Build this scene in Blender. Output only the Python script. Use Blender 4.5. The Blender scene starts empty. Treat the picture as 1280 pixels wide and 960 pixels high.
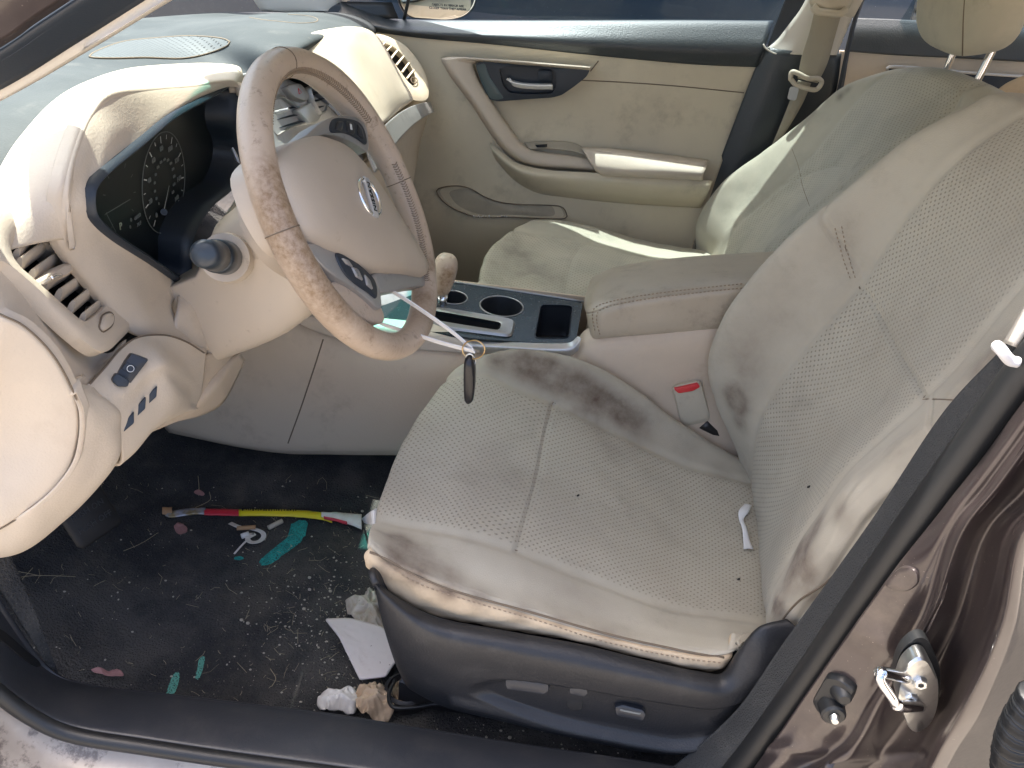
import bpy, math, random
from mathutils import Vector as V, noise as mnoise
random.seed(7)
sc = bpy.context.scene
COL = sc.collection
# ------------------------------------------------------------------ camera
CP = V((0.21, -1.20, 1.25)); PITCH = math.radians(33); ROLL = math.radians(7); F = 963.0
FW = V((0, math.cos(PITCH), -math.sin(PITCH))); R0 = V((1, 0, 0)); U0 = V((0, math.sin(PITCH), math.cos(PITCH)))
RC = R0*math.cos(ROLL) + U0*math.sin(ROLL); UC = -R0*math.sin(ROLL) + U0*math.cos(ROLL)
def W(px, py, y=None, z=None, x=None):
    """measured point: image position seen at a known lateral / height / lengthwise plane of the cabin"""
    d = FW + RC*((px-640)/F) - UC*((py-480)/F)
    if y is not None: t = (y-CP.y)/d.y
    elif z is not None: t = (z-CP.z)/d.z
    else: t = (x-CP.x)/d.x
    return CP + d*t
def WPL(px, py, p0, n):
    d = FW + RC*((px-640)/F) - UC*((py-480)/F)
    return CP + d*((p0-CP).dot(n)/d.dot(n))
cam = bpy.data.cameras.new('camera'); co = bpy.data.objects.new('camera', cam); COL.objects.link(co)
from mathutils import Matrix
m = Matrix((RC, UC, -FW)).transposed().to_4x4(); m.translation = CP
co.matrix_world = m; cam.sensor_width = 36; cam.lens = 36*F/1280; cam.clip_start = .02; cam.clip_end = 500
sc.camera = co
# ------------------------------------------------------------------ object helpers
ORG = {}
def thing(name, label, cat, loc, group=None):
    o = bpy.data.objects.new(name, None); COL.objects.link(o); o.location = loc
    o.empty_display_size = .05; ORG[o] = V(loc); o['label'] = label; o['category'] = cat
    if group: o['group'] = group
    return o
def tag(o, label=None, cat=None, group=None, kind=None):
    if label: o['label'] = label
    if cat: o['category'] = cat
    if group: o['group'] = group
    if kind: o['kind'] = kind
    return o
def build(name, verts, faces, mats, parent=None, smooth=True, uv=None, attrs=None, fm=None, angle=None):
    org = ORG[parent] if parent else V((0, 0, 0))
    if parent is None and verts:
        c = sum((V(v) for v in verts), V((0, 0, 0)))/len(verts); org = c
    me = bpy.data.meshes.new(name)
    me.from_pydata([tuple(V(v)-org) for v in verts], [], faces)
    if not isinstance(mats, (list, tuple)): mats = [mats]
    for mt in mats: me.materials.append(mt)
    if smooth: me.polygons.foreach_set('use_smooth', [True]*len(me.polygons))
    if fm: me.polygons.foreach_set('material_index', fm)
    if uv:
        l = me.uv_layers.new(name='UVMap')
        for lp in me.loops: l.data[lp.index].uv = uv[lp.vertex_index]
    if attrs:
        for k, vals in attrs.items():
            a = me.attributes.new(k, 'FLOAT', 'POINT'); a.data.foreach_set('value', vals)
    me.update()
    if angle: me.set_sharp_from_angle(angle=math.radians(angle))
    o = bpy.data.objects.new(name, me); COL.objects.link(o)
    if parent: o.parent = parent; ORG[o] = org
    else: o.location = org; ORG[o] = org
    return o
class MB:
    def __init__(s): s.v = []; s.f = []; s.fm = []
    def add(s, vs, fs, mi=0):
        b = len(s.v); s.v += [V(v) for v in vs]; s.f += [tuple(i+b for i in f) for f in fs]; s.fm += [mi]*len(fs)
        return s
    def build(s, name, mats, parent=None, **k):
        return build(name, s.v, s.f, mats, parent, fm=s.fm, **k)
# ---- curves
def crp(P, t):
    n = len(P)-1
    if n == 0: return P[0].copy()
    u = max(0, min(1, t))*n; i = min(int(u), n-1); f = u-i
    p1, p2 = P[i], P[i+1]
    p0 = P[i-1] if i > 0 else p1*2-p2
    p3 = P[i+2] if i+2 <= n else p2*2-p1
    return .5*((2*p1)+(p2-p0)*f+(2*p0-5*p1+4*p2-p3)*f*f+(3*p1-p0-3*p2+p3)*f**3)
def curve(P, n): return [crp(P, i/(n-1)) for i in range(n)]
def resample(P, n, closed=True):
    Q = P+[P[0]] if closed else P
    L = [0]
    for a, b in zip(Q, Q[1:]): L.append(L[-1]+(b-a).length)
    out = []; j = 0
    for i in range(n):
        d = L[-1]*i/(n if closed else n-1)
        while j < len(L)-2 and L[j+1] < d: j += 1
        s = (L[j+1]-L[j]) or 1
        out.append(Q[j].lerp(Q[j+1], min(1, (d-L[j])/s)))
    return out
def rloop(P, r=.25, seg=6, n=96):
    """rounded polygon; r = share of the shorter edge given to each corner"""
    m_ = len(P); out = []
    for i in range(m_):
        a, b, c = P[i-1], P[i], P[(i+1) % m_]
        d = r*min((a-b).length, (c-b).length)
        p = b+(a-b).normalized()*d; q = b+(c-b).normalized()*d
        for k in range(seg+1):
            t = k/seg; out.append(p*(1-t)**2+b*2*t*(1-t)+q*t*t)
    return resample(out, n)
def sloop(P, n=96):
    m_ = len(P); out = []
    for i in range(m_):
        a, b, c, d = P[i-1], P[i], P[(i+1) % m_], P[(i+2) % m_]
        for k in range(10):
            f = k/10; out.append(.5*((2*b)+(c-a)*f+(2*a-5*b+4*c-d)*f*f+(3*b-a-3*c+d)*f**3))
    return resample(out, n)
def cen(L): return sum(L, V((0, 0, 0)))/len(L)
def shrink(L, d):
    """offset a roughly planar loop inward by d metres"""
    n = len(L); c = cen(L); nm = V((0, 0, 0))
    for i in range(n): nm += (L[i]-c).cross(L[(i+1) % n]-c)
    nm.normalize(); out = []
    for i in range(n):
        t = (L[(i+1) % n]-L[i-1]).normalized(); out.append(L[i]+nm.cross(t)*d)
    return out
def off(L, v): return [p+V(v) for p in L]
def loft(mb, loops, cap0=False, cap1=False, closed=True, mi=0):
    n = len(loops[0]); vs = [p for L in loops for p in L]; fs = []
    for k in range(len(loops)-1):
        for i in range(n if closed else n-1):
            j = (i+1) % n; fs.append((k*n+i, k*n+j, (k+1)*n+j, (k+1)*n+i))
    if cap0: fs.append(tuple(range(n))[::-1])
    if cap1: fs.append(tuple((len(loops)-1)*n+i for i in range(n)))
    mb.add(vs, fs, mi); return mb
def lofto(name, loops, mat, parent=None, cap0=False, cap1=False, angle=40, **k):
    return loft(MB(), loops, cap0, cap1).build(name, mat, parent, angle=angle, **k)
def tube(mb, P, r, seg=8, cap=True, mi=0, closed=False, flat=1.0, up=None):
    n = len(P); loops = []; pn = None
    for i, p in enumerate(P):
        a = P[i-1] if (i > 0 or closed) else P[0]; b = P[(i+1) % n] if (i < n-1 or closed) else P[-1]
        t = (b-a).normalized()
        if pn is None:
            q = V(up) if up else (V((0, 0, 1)) if abs(t.z) < .9 else V((1, 0, 0)))
            pn = (q-t*q.dot(t)).normalized()
        else: pn = (pn-t*pn.dot(t)).normalized()
        bn = t.cross(pn); rr = r(i/(n-1)) if callable(r) else r
        loops.append([p+pn*(math.cos(2*math.pi*k/seg)*rr*flat)+bn*(math.sin(2*math.pi*k/seg)*rr) for k in range(seg)])
    if closed: loops.append(loops[0])
    return loft(mb, loops, cap and not closed, cap and not closed, mi=mi)
def tubeo(name, P, r, mat, parent=None, **k): return tube(MB(), P, r, **k).build(name, mat, parent)
def box(mb, c, sx, sy, sz, ax=None, bev=0.0, mi=0):
    X, Y, Z = ax or (V((1, 0, 0)), V((0, 1, 0)), V((0, 0, 1)))
    c = V(c)
    def ring(z, ix): return rloop([c+X*(sx/2-ix)*a+Y*(sy/2-ix)*b+Z*z for a, b in ((-1, -1), (1, -1), (1, 1), (-1, 1))], max(.02, min(.45, bev*1.5/min(sx, sy))) if bev else .01, 3, 32)
    h = sz/2
    return loft(mb, [ring(-h, bev), ring(-h+bev, 0), ring(h-bev, 0), ring(h, bev)] if bev else [ring(-h, 0), ring(h, 0)], True, True, mi=mi)
def cyl(mb, p, q, r0, r1=None, seg=24, mi=0, bev=0):
    p, q = V(p), V(q); r1 = r0 if r1 is None else r1; t = (q-p).normalized()
    a = t.orthogonal().normalized(); b = t.cross(a)
    R = lambda c, r: [c+a*math.cos(2*math.pi*k/seg)*r+b*math.sin(2*math.pi*k/seg)*r for k in range(seg)]
    L = [R(p, r0), R(q, r1)] if not bev else [R(p, r0-bev), R(p+t*bev, r0), R(q-t*bev, r1), R(q, r1-bev)]
    return loft(mb, L, True, True, mi=mi)
def patch(name, G, mat, parent=None, nu=40, nv=40, thick=.003, disp=None, dirt=None, perf=None, extra=None, uvs=(1, 1), flip=False, **k):
    """smooth sheet through a grid of measured points (rows G), thickened away from the viewer"""
    def S(s, t): return crp([crp(r, t) for r in G], s)
    pts = [[S(i/(nu-1), j/(nv-1)) for j in range(nv)] for i in range(nu)]
    N = [[None]*nv for _ in range(nu)]
    tot = 0
    for i in range(nu):
        for j in range(nv):
            a = pts[min(i+1, nu-1)][j]-pts[max(i-1, 0)][j]; b = pts[i][min(j+1, nv-1)]-pts[i][max(j-1, 0)]
            N[i][j] = a.cross(b).normalized(); tot += N[i][j].dot(CP-pts[i][j])
    sg = 1 if tot > 0 else -1
    if flip: sg = -sg
    if disp:
        for i in range(nu):
            for j in range(nv): pts[i][j] = pts[i][j]+N[i][j]*sg*disp(i/(nu-1), j/(nv-1), pts[i][j])
    mi_, mj = nu//2, nv//2; cu = [0]; cv = [0]
    for i in range(1, nu): cu.append(cu[-1]+(pts[i][mj]-pts[i-1][mj]).length)
    for j in range(1, nv): cv.append(cv[-1]+(pts[mi_][j]-pts[mi_][j-1]).length)
    v = [p for r in pts for p in r]; uv = [(cu[i], cv[j]) for i in range(nu) for j in range(nv)]
    f = []
    for i in range(nu-1):
        for j in range(nv-1):
            q = (i*nv+j, (i+1)*nv+j, (i+1)*nv+j+1, i*nv+j+1)
            f.append(q if sg > 0 else q[::-1])
    at = {}
    if dirt is not None: at['dirt'] = [dirt(p) for p in v]
    if perf is not None: at['perf'] = [perf(i/(nu-1), j/(nv-1)) for i in range(nu) for j in range(nv)]
    o = build(name, v, f, mat, parent, uv=uv, attrs=at, **k)
    if thick:
        md = o.modifiers.new('thick', 'SOLIDIFY'); md.thickness = thick; md.offset = -1
    o['_'] = 0; del o['_']
    return o, S, sg
def groove(lines, w=.006, d=.004):
    """lines: (fn(s,t)->signed distance-like in metres)"""
    def f(s, t, p): return -sum(d*math.exp(-(g(s, t)/w)**2) for g in lines)
    return f
def blobs(B):
    B = [(V(c), r, a) for c, r, a in B]
    def f(p): return min(1, sum(a*math.exp(-((p-c).length/r)**2) for c, r, a in B))
    return f
def textm(name, s, size, origin, X, Y, mat, parent, ext=.0004, align='CENTER', sx=1.0):
    cu = bpy.data.curves.new('t', 'FONT'); cu.body = s; cu.size = size; cu.align_x = align; cu.align_y = 'CENTER'; cu.extrude = ext
    cu.resolution_u = 3
    to = bpy.data.objects.new('t', cu); COL.objects.link(to); bpy.context.view_layer.update()
    me = to.evaluated_get(bpy.context.evaluated_depsgraph_get()).to_mesh()
    X = V(X).normalized(); Y = V(Y); Y = (Y-X*Y.dot(X)).normalized(); Z = X.cross(Y)
    vs = [V(origin)+X*(v.co.x*sx)+Y*v.co.y+Z*v.co.z for v in me.vertices]; fs = [tuple(p.vertices) for p in me.polygons]
    bpy.data.objects.remove(to); bpy.data.curves.remove(cu)
    if name is None: return vs, fs
    return build(name, vs, fs, mat, parent, smooth=False)
# ------------------------------------------------------------------ materials
def mat(name, col, rough=.5, metal=0, col2=None, nscale=8, nlo=.4, nhi=.65, bump=0, bscale=300, bdist=.001, coat=0, dirt=None, dscale=25, perf=0, perfp=.0048,
        speck=None, spscale=200, spth=.62, grime=None, gscale=14, glo=.52, ghi=.75, gamt=.6, spec=.5, sheen=0, emis=None, estr=0, trans=0, bvar=0, uvtex=False):
    M = bpy.data.materials.new(name); M.use_nodes = True; nt = M.node_tree; ns = nt.nodes; lk = nt.links
    b = ns['Principled BSDF']; tc = ns.new('ShaderNodeTexCoord'); obj = tc.outputs['Object']
    def noise(sc_, det=6, r=.6):
        n = ns.new('ShaderNodeTexNoise'); n.inputs['Scale'].default_value = sc_; n.inputs['Detail'].default_value = det
        n.inputs['Roughness'].default_value = r; lk.new(obj, n.inputs['Vector']); return n.outputs['Fac']
    def ramp(src, lo, hi):
        r = ns.new('ShaderNodeMapRange'); r.interpolation_type = 'SMOOTHSTEP'; lk.new(src, r.inputs[0]); r.inputs[1].default_value = lo; r.inputs[2].default_value = hi; return r.outputs[0]
    def math_(op, a, c=None):
        n = ns.new('ShaderNodeMath'); n.operation = op
        for i, q in enumerate((a, c)):
            if q is None: continue
            if isinstance(q, (int, float)): n.inputs[i].default_value = q
            else: lk.new(q, n.inputs[i])
        return n.outputs[0]
    def mix(fac, a, c):
        n = ns.new('ShaderNodeMix'); n.data_type = 'RGBA'
        if isinstance(fac, (int, float)): n.inputs[0].default_value = fac
        else: lk.new(fac, n.inputs[0])
        for i, q in ((6, a), (7, c)):
            if isinstance(q, tuple): n.inputs[i].default_value = q+(1,) if len(q) == 3 else q
            else: lk.new(q, n.inputs[i])
        return n.outputs[2]
    c = tuple(col)
    if col2: c = mix(ramp(noise(nscale), nlo, nhi), c, tuple(col2))
    if grime: c = mix(math_('MULTIPLY', ramp(noise(gscale, 8, .7), glo, ghi), gamt), c, tuple(grime))
    if dirt:
        a = ns.new('ShaderNodeAttribute'); a.attribute_name = 'dirt'
        f = math_('MULTIPLY', a.outputs['Fac'], math_('ADD', math_('MULTIPLY', noise(dscale, 8, .65), 1.7), -.12))
        cl = ns.new('ShaderNodeClamp'); lk.new(f, cl.inputs[0]); c = mix(cl.outputs[0], c, tuple(dirt))
    if speck: c = mix(ramp(noise(spscale, 2, .5), spth, spth+.04), c, tuple(speck))
    hgt = None
    if perf:
        s = ns.new('ShaderNodeSeparateXYZ'); lk.new(tc.outputs['UV'], s.inputs[0]); k = math.pi/perfp*1.0
        p = math_('MULTIPLY', math_('SINE', math_('MULTIPLY', s.outputs[0], k)), math_('SINE', math_('MULTIPLY', s.outputs[1], k)))
        d = ramp(math_('ABSOLUTE', p), .62, .9) if False else ramp(p, .45, .85)
        a = ns.new('ShaderNodeAttribute'); a.attribute_name = 'perf'
        d = math_('MULTIPLY', d, a.outputs['Fac']); c = mix(math_('MULTIPLY', d, perf), c, (col[0]*.35, col[1]*.34, col[2]*.32)); hgt = math_('MULTIPLY', d, -1.0)
    if isinstance(c, tuple): b.inputs['Base Color'].default_value = c[:3]+(1,)
    else: lk.new(c, b.inputs['Base Color'])
    b.inputs['Roughness'].default_value = rough; b.inputs['Metallic'].default_value = metal
    b.inputs['Specular IOR Level'].default_value = spec
    if bvar:
        lk.new(math_('ADD', math_('MULTIPLY', noise(30, 6, .6), bvar), rough-bvar/2), b.inputs['Roughness'])
    if coat: b.inputs['Coat Weight'].default_value = coat; b.inputs['Coat Roughness'].default_value = .06
    if sheen: b.inputs['Sheen Weight'].default_value = sheen
    if emis: b.inputs['Emission Color'].default_value = tuple(emis)+(1,); b.inputs['Emission Strength'].default_value = estr
    if bump or hgt is not None:
        h = math_('MULTIPLY', noise(bscale, 3, .55), bump) if bump else None
        if hgt is not None: h = math_('ADD', h, hgt) if h is not None else hgt
        bn = ns.new('ShaderNodeBump'); bn.inputs['Strength'].default_value = 1; bn.inputs['Distance'].default_value = bdist
        lk.new(h, bn.inputs['Height']); lk.new(bn.outputs[0], b.inputs['Normal'])
    return M
DIRT = (.125, .085, .058)
M = {}
M['dash'] = mat('cream_plastic', (.62, .53, .42), .52, bump=.5, bscale=420, bdist=.0008, grime=(.42, .33, .24), gscale=16, gamt=.3, col2=(.56, .48, .39), nscale=3)
M['dashlow'] = mat('tan_plastic', (.60, .49, .37), .5, bump=.5, bscale=420, bdist=.0008, grime=(.34, .25, .18), gscale=13, gamt=.45, col2=(.54, .44, .33), nscale=3, bvar=.15)
M['column'] = mat('cream_column_plastic', (.58, .50, .405), .45, bump=.2, bscale=700, bdist=.0005, grime=(.25, .19, .13), gscale=40, glo=.60, ghi=.72, gamt=.5)
M['pad'] = mat('dark_grey_soft_pad', (.055, .062, .066), .68, bump=.5, bscale=420, bdist=.0008, col2=(.075, .082, .086), nscale=6, grime=(.16, .155, .145), gscale=18, gamt=.4, spec=.22)
M['black'] = mat('black_plastic', (.022, .025, .03), .38, bump=.35, bscale=600, bdist=.0006, grime=(.09, .088, .085), gscale=22, glo=.5, ghi=.8, gamt=.3, bvar=.15)
M['seatblack'] = mat('black_seat_trim_plastic', (.017, .018, .021), .46, bump=.6, bscale=380, bdist=.0008, grime=(.08, .078, .075), gscale=16, gamt=.3, bvar=.12)
M['bezel'] = mat('dark_blue_grey_bezel', (.02, .028, .04), .45, bump=.2, bscale=600, bdist=.0005)
M['void'] = mat('dark_hollow', (.008, .008, .009), .7)
M['cavity'] = mat('dark_gauge_face', (.008, .011, .013), .32, spec=.35)
M['tick'] = mat('white_print', (.75, .76, .76), .5)
M['dim'] = mat('grey_print', (.16, .17, .165), .5)
M['lcd'] = mat('pale_lcd_digits', (.40, .43, .30), .6)
M['leather'] = mat('worn_tan_leather', (.52, .41, .31), .36, bump=.6, bscale=260, bdist=.0007, grime=(.14, .08, .05), gscale=90, glo=.54, ghi=.70, gamt=.5, col2=(.56, .45, .35), nscale=9, bvar=.2, dirt=(.22, .14, .075), dscale=190)
M['airbag'] = mat('tan_airbag_plastic', (.50, .425, .34), .45, bump=.25, bscale=600, bdist=.0005, col2=(.46, .385, .305), nscale=6, grime=(.2, .15, .1), gscale=30, glo=.62, ghi=.8, gamt=.4)
M['silver'] = mat('satin_silver', (.42, .41, .40), .35, metal=.55, grime=(.12, .11, .1), gscale=30, gamt=.4)
M['silverlight'] = mat('light_silver_trim', (.62, .62, .62), .3, metal=.5, grime=(.2, .2, .2), gscale=25, gamt=.35)
M['chrome'] = mat('chrome', (.85, .86, .88), .09, metal=1)
M['steel'] = mat('zinc_steel', (.66, .67, .66), .28, metal=1, grime=(.25, .24, .2), gscale=60, gamt=.5, bump=.3, bscale=120)
M['consoletop'] = mat('black_console_plate', (.02, .032, .037), .24, speck=(.10, .10, .095), spscale=240, spth=.66, grime=(.10, .11, .11), gscale=12, gamt=.4, bvar=.15)
M['fabric'] = mat('beige_seat_fabric', (.50, .455, .36), .9, bump=.8, bscale=900, bdist=.0006, perf=.62, dirt=DIRT, dscale=22, col2=(.445, .40, .315), nscale=7, sheen=.15, grime=(.28, .24, .18), gscale=11, gamt=.35)
M['fabricside'] = mat('cream_seat_side', (.62, .49, .33), .75, bump=.7, bscale=120, bdist=.0012, dirt=DIRT, dscale=30, col2=(.55, .43, .29), nscale=9, grime=(.28, .2, .12), gscale=22, gamt=.4)
M['fabricp'] = mat('grey_beige_seat_fabric', (.50, .465, .36), .9, bump=.8, bscale=900, bdist=.0006, perf=.5, perfp=.0056, dirt=(.12, .11, .09), dscale=26, col2=(.43, .405, .315), nscale=9, sheen=.15, grime=(.2, .18, .14), gscale=10, gamt=.4)
M['seam'] = mat('brown_seam', (.17, .13, .09), .8)
M['thread'] = mat('tan_thread', (.30, .23, .16), .8)
M['armrest'] = mat('taupe_leather', (.46, .395, .30), .36, bump=.5, bscale=330, bdist=.0006, grime=(.12, .09, .06), gscale=20, gamt=.4, col2=(.41, .35, .265), nscale=5, bvar=.15)
M['door'] = mat('door_beige', (.63, .555, .41), .55, bump=.4, bscale=500, bdist=.0007, grime=(.25, .21, .14), gscale=6, gamt=.55, col2=(.57, .50, .37), nscale=4)
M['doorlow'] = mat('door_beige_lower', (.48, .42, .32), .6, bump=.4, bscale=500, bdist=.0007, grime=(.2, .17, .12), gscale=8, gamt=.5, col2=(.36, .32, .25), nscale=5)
M['beltpad'] = mat('charcoal_door_top', (.026, .033, .038), .40, bump=.8, bscale=330, bdist=.0008, spec=.7)
M['carpet'] = mat('black_carpet', (.048, .049, .052), .95, bump=1, bscale=300, bdist=.006, col2=(.10, .096, .09), nscale=9, speck=(.15, .14, .115), spscale=520, spth=.655, grime=(.13, .12, .10), gscale=6, glo=.5, ghi=.75, gamt=.8, spec=.2)
M['sill'] = mat('dusty_sill_plastic', (.032, .035, .042), .36, bump=.3, bscale=380, bdist=.0006, grime=(.10, .095, .09), gscale=12, glo=.45, ghi=.8, gamt=.45, bvar=.2)
M['rubber'] = mat('rubber_seal', (.016, .017, .018), .42, bump=.2, bscale=400, bdist=.0004)
M['seal'] = mat('flocked_seal', (.04, .042, .043), .7, bump=1, bscale=520, bdist=.0025, grime=(.10, .10, .095), gscale=16, gamt=.4)
M['paint'] = mat('brown_metallic_paint', (.062, .048, .047), .36, metal=.45, coat=.8, bump=.10, bscale=20, bdist=.004, speck=(.25, .21, .18), spscale=420, spth=.72, grime=(.26, .22, .18), gscale=7, glo=.5, ghi=.85, gamt=.45)
M['dustsunpaint'] = mat('dusty_sunlit_brown_paint', (.36, .31, .26), .45, metal=.1, coat=.3, bump=.3, bscale=30, bdist=.004, grime=(.10, .08, .07), gscale=24, glo=.50, ghi=.60, gamt=.8, col2=(.50, .44, .37), nscale=8)  # brown sill's sunlit beige is put into the base colour, plus dirt
M['mirror'] = mat('mirror_glass', (.9, .92, .92), .03, metal=1)
M['white'] = mat('white_plastic', (.84, .84, .84), .4)
M['paper'] = mat('white_paper', (.78, .77, .74), .8, bump=.4, bscale=60, bdist=.002, col2=(.66, .62, .56), nscale=25)
M['tissue'] = mat('soiled_tissue', (.62, .57, .48), .85, bump=.8, bscale=50, bdist=.004, col2=(.42, .36, .27), nscale=22)
M['tan'] = mat('tan_paper', (.60, .47, .33), .8, bump=.8, bscale=40, bdist=.003, col2=(.45, .33, .22), nscale=22)
M['tile'] = mat('white_card', (.74, .68, .65), .6, grime=(.40, .26, .22), gscale=16, glo=.55, ghi=.8, gamt=.5, speck=(.35, .28, .25), spscale=130, spth=.70)
M['pink'] = mat('dusty_pink_leaf', (.38, .20, .19), .8, bump=.3, bscale=80)
M['red'] = mat('red_film', (.55, .03, .05), .35)
M['redb'] = mat('red_button', (.62, .035, .04), .3)
M['yellow'] = mat('yellow_film', (.75, .62, .02), .35)
M['foil'] = mat('crumpled_clear_film', (.42, .44, .50), .25, metal=.3, bump=1, bscale=90, bdist=.004, col2=(.30, .22, .10), nscale=40)
M['teal'] = mat('teal_spray_paint', (.03, .40, .36), .8, bump=1, bscale=420, bdist=.003, speck=(.03, .10, .10), spscale=520, spth=.57, col2=(.02, .26, .24), nscale=60)
M['tealpale'] = mat('pale_teal_spray_paint', (.14, .45, .36), .8, bump=1, bscale=420, bdist=.003, speck=(.05, .10, .09), spscale=520, spth=.55)
M['straw'] = mat('dry_straw', (.42, .36, .24), .8)
M['crumb'] = mat('pale_crumbs', (.50, .46, .38), .8)
M['cig'] = mat('cigarette_brown', (.45, .27, .14), .8)
M['fob'] = mat('black_key_shell', (.012, .012, .014), .28)
M['brass'] = mat('brass_ring', (.62, .45, .24), .3, metal=1)
M['web'] = mat('beige_seat_belt_webbing', (.36, .32, .24), .75, bump=.7, bscale=650, bdist=.0008, grime=(.2, .17, .12), gscale=18, gamt=.4)
M['beltplastic'] = mat('cream_belt_plastic', (.55, .49, .38), .45, grime=(.25, .2, .14), gscale=30, gamt=.4)
M['pillar'] = mat('cream_pillar_trim', (.60, .56, .49), .5, bump=.3, bscale=500, bdist=.0006, grime=(.4, .35, .28), gscale=10, gamt=.3)
M['rust'] = mat('rusty_bolt', (.20, .14, .085), .6, metal=.4, bump=.8, bscale=140, bdist=.002, col2=(.30, .24, .16), nscale=90)
M['stalk'] = mat('grey_stalk_plastic', (.035, .045, .055), .30, bump=.2, bscale=300)
M['ground'] = mat('pale_dirt_ground', (.34, .30, .245), .9, col2=(.24, .21, .17), nscale=.7, bump=.8, bscale=8, bdist=.05, grime=(.15, .14, .10), gscale=3, gamt=.5)
M['roofliner'] = mat('headliner', (.58, .54, .47), .9)
M['switch'] = mat('grey_switch', (.022, .025, .032), .35)
def glass(name, tint, gl=.06):
    Mg = bpy.data.materials.new(name); Mg.use_nodes = True; nt = Mg.node_tree; ns = nt.nodes; lk = nt.links
    ns.remove(ns['Principled BSDF']); out = ns['Material Output']
    t = ns.new('ShaderNodeBsdfTransparent'); t.inputs[0].default_value = tuple(tint)+(1,)
    g = ns.new('ShaderNodeBsdfGlossy'); g.inputs['Roughness'].default_value = .03
    fr = ns.new('ShaderNodeFresnel'); fr.inputs[0].default_value = 1.45
    mx = ns.new('ShaderNodeMixShader'); lk.new(fr.outputs[0], mx.inputs[0]); lk.new(t.outputs[0], mx.inputs[1]); lk.new(g.outputs[0], mx.inputs[2]); lk.new(mx.outputs[0], out.inputs[0])
    return Mg
M['glass'] = glass('windscreen_glass', (.86, .96, .94))
M['shadeband'] = glass('teal_shade_band_glass', (.12, .62, .60))
M['sideglass'] = glass('tinted_window_glass', (.50, .60, .64))
# ------------------------------------------------------------------ measuring onto built surfaces
from mathutils.bvhtree import BVHTree
def bvh(o):
    org = ORG[o]; me = o.data
    return BVHTree.FromPolygons([v.co+org for v in me.vertices], [tuple(p.vertices) for p in me.polygons])
def rayd(px, py): return FW + RC*((px-640)/F) - UC*((py-480)/F)
def hit(b, px, py, lift=0.0):
    h = b.ray_cast(CP, rayd(px, py).normalized())
    if h[0] is None: return None
    n = h[1] if h[1].dot(CP-h[0]) > 0 else -h[1]
    return h[0]+n*lift
def seam(name, b, P, r, mat_, parent, lift=0.0, n=60, closed=False):
    Q = curve([V((p[0], p[1], 0)) for p in (P+[P[0]] if closed else P)], n)
    pts = [hit(b, q.x, q.y, lift) for q in Q]; pts = [p for p in pts if p is not None]
    if len(pts) < 3: print('SEAM MISS', name, P[:2]); return None
    return tubeo(name, pts, r, mat_, parent, seg=6)
def decal(name, b, P, mat_, parent, lift=.001, th=.001, smoothp=True, n=40, r=.25):
    """thin raised piece following a surface: outline cast on to it"""
    Q = [V((p[0], p[1], 0)) for p in P]; Q = sloop(Q, n) if smoothp else rloop(Q, r, 4, n)
    L = [hit(b, q.x, q.y, lift) for q in Q]
    if any(p is None for p in L): print('DECAL MISS', name); L = [p for p in L if p is not None]
    c = cen(L); nn = V((0, 0, 0))
    for i in range(len(L)): nn += (L[i]-c).cross(L[(i+1) % len(L)]-c)
    nn.normalize()
    if nn.dot(CP-c) < 0: nn = -nn
    rings = [off(L, -nn*.002), L, [p.lerp(c, .04)+nn*th*.8 for p in L], [p.lerp(c, .1)+nn*th for p in L], [p.lerp(c, .55)+nn*th for p in L]]
    return lofto(name, rings, mat_, parent, cap1=True)
def add_dirt(o, b, B):
    bl = []
    for px, py, r, a in B:
        h = hit(b, px, py)
        if h is None: print('DIRT MISS', o.name, px, py); continue
        bl.append((h, r, a))
    f = blobs(bl); org = ORG[o]
    at = o.data.attributes.get('dirt') or o.data.attributes.new('dirt', 'FLOAT', 'POINT')
    at.data.foreach_set('value', [f(v.co+org) for v in o.data.vertices])
def stitches(mb, P, r=.0006, ln=.0035, gap=.0025):
    d = 0; Q = resample(P, max(8, int(sum((b-a).length for a, b in zip(P, P[1:]))/((ln+gap)/2))), closed=False)
    for i in range(0, len(Q)-1, 2): tube(mb, [Q[i], Q[i+1]], r, seg=5)
    return mb
def stitchseam(name, b, P, parent, lift=.0008, n=80, mat_=None, r=.0006):
    Q = curve([V((p[0], p[1], 0)) for p in P], n); pts = [hit(b, q.x, q.y, lift) for q in Q]; pts = [p for p in pts if p is not None]
    if len(pts) < 3: print('STITCH MISS', name); return
    return stitches(MB(), pts, r=r).build(name, mat_ or M['thread'], parent)
def WG(rows):
    """grid of measured points: (px,py,y) or a Vector"""
    return [[p if isinstance(p, V) else W(p[0], p[1], y=p[2]) for p in r] for r in rows]
# ================================================================== SETTING
def quad(name, pts, mt, parent=None, th=0): return build(name, pts, [tuple(range(len(pts)))], mt, parent, smooth=False)
g = MB(); R_ = 60; N_ = 60
gv = []; gf = []
for i in range(N_+1):
    for j in range(N_+1):
        x = (i/N_*2-1); y = (j/N_*2-1); x = 200*x*abs(x)**1.5; y = 200*y*abs(y)**1.5
        gv.append(V((x, y, mnoise.noise(V((x*.3, y*.3, 0)))*.03-.02)))
for i in range(N_):
    for j in range(N_): a = i*(N_+1)+j; gf.append((a, a+N_+1, a+N_+2, a+1))
tag(build('ground', gv, gf, M['ground']), kind='structure')
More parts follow.
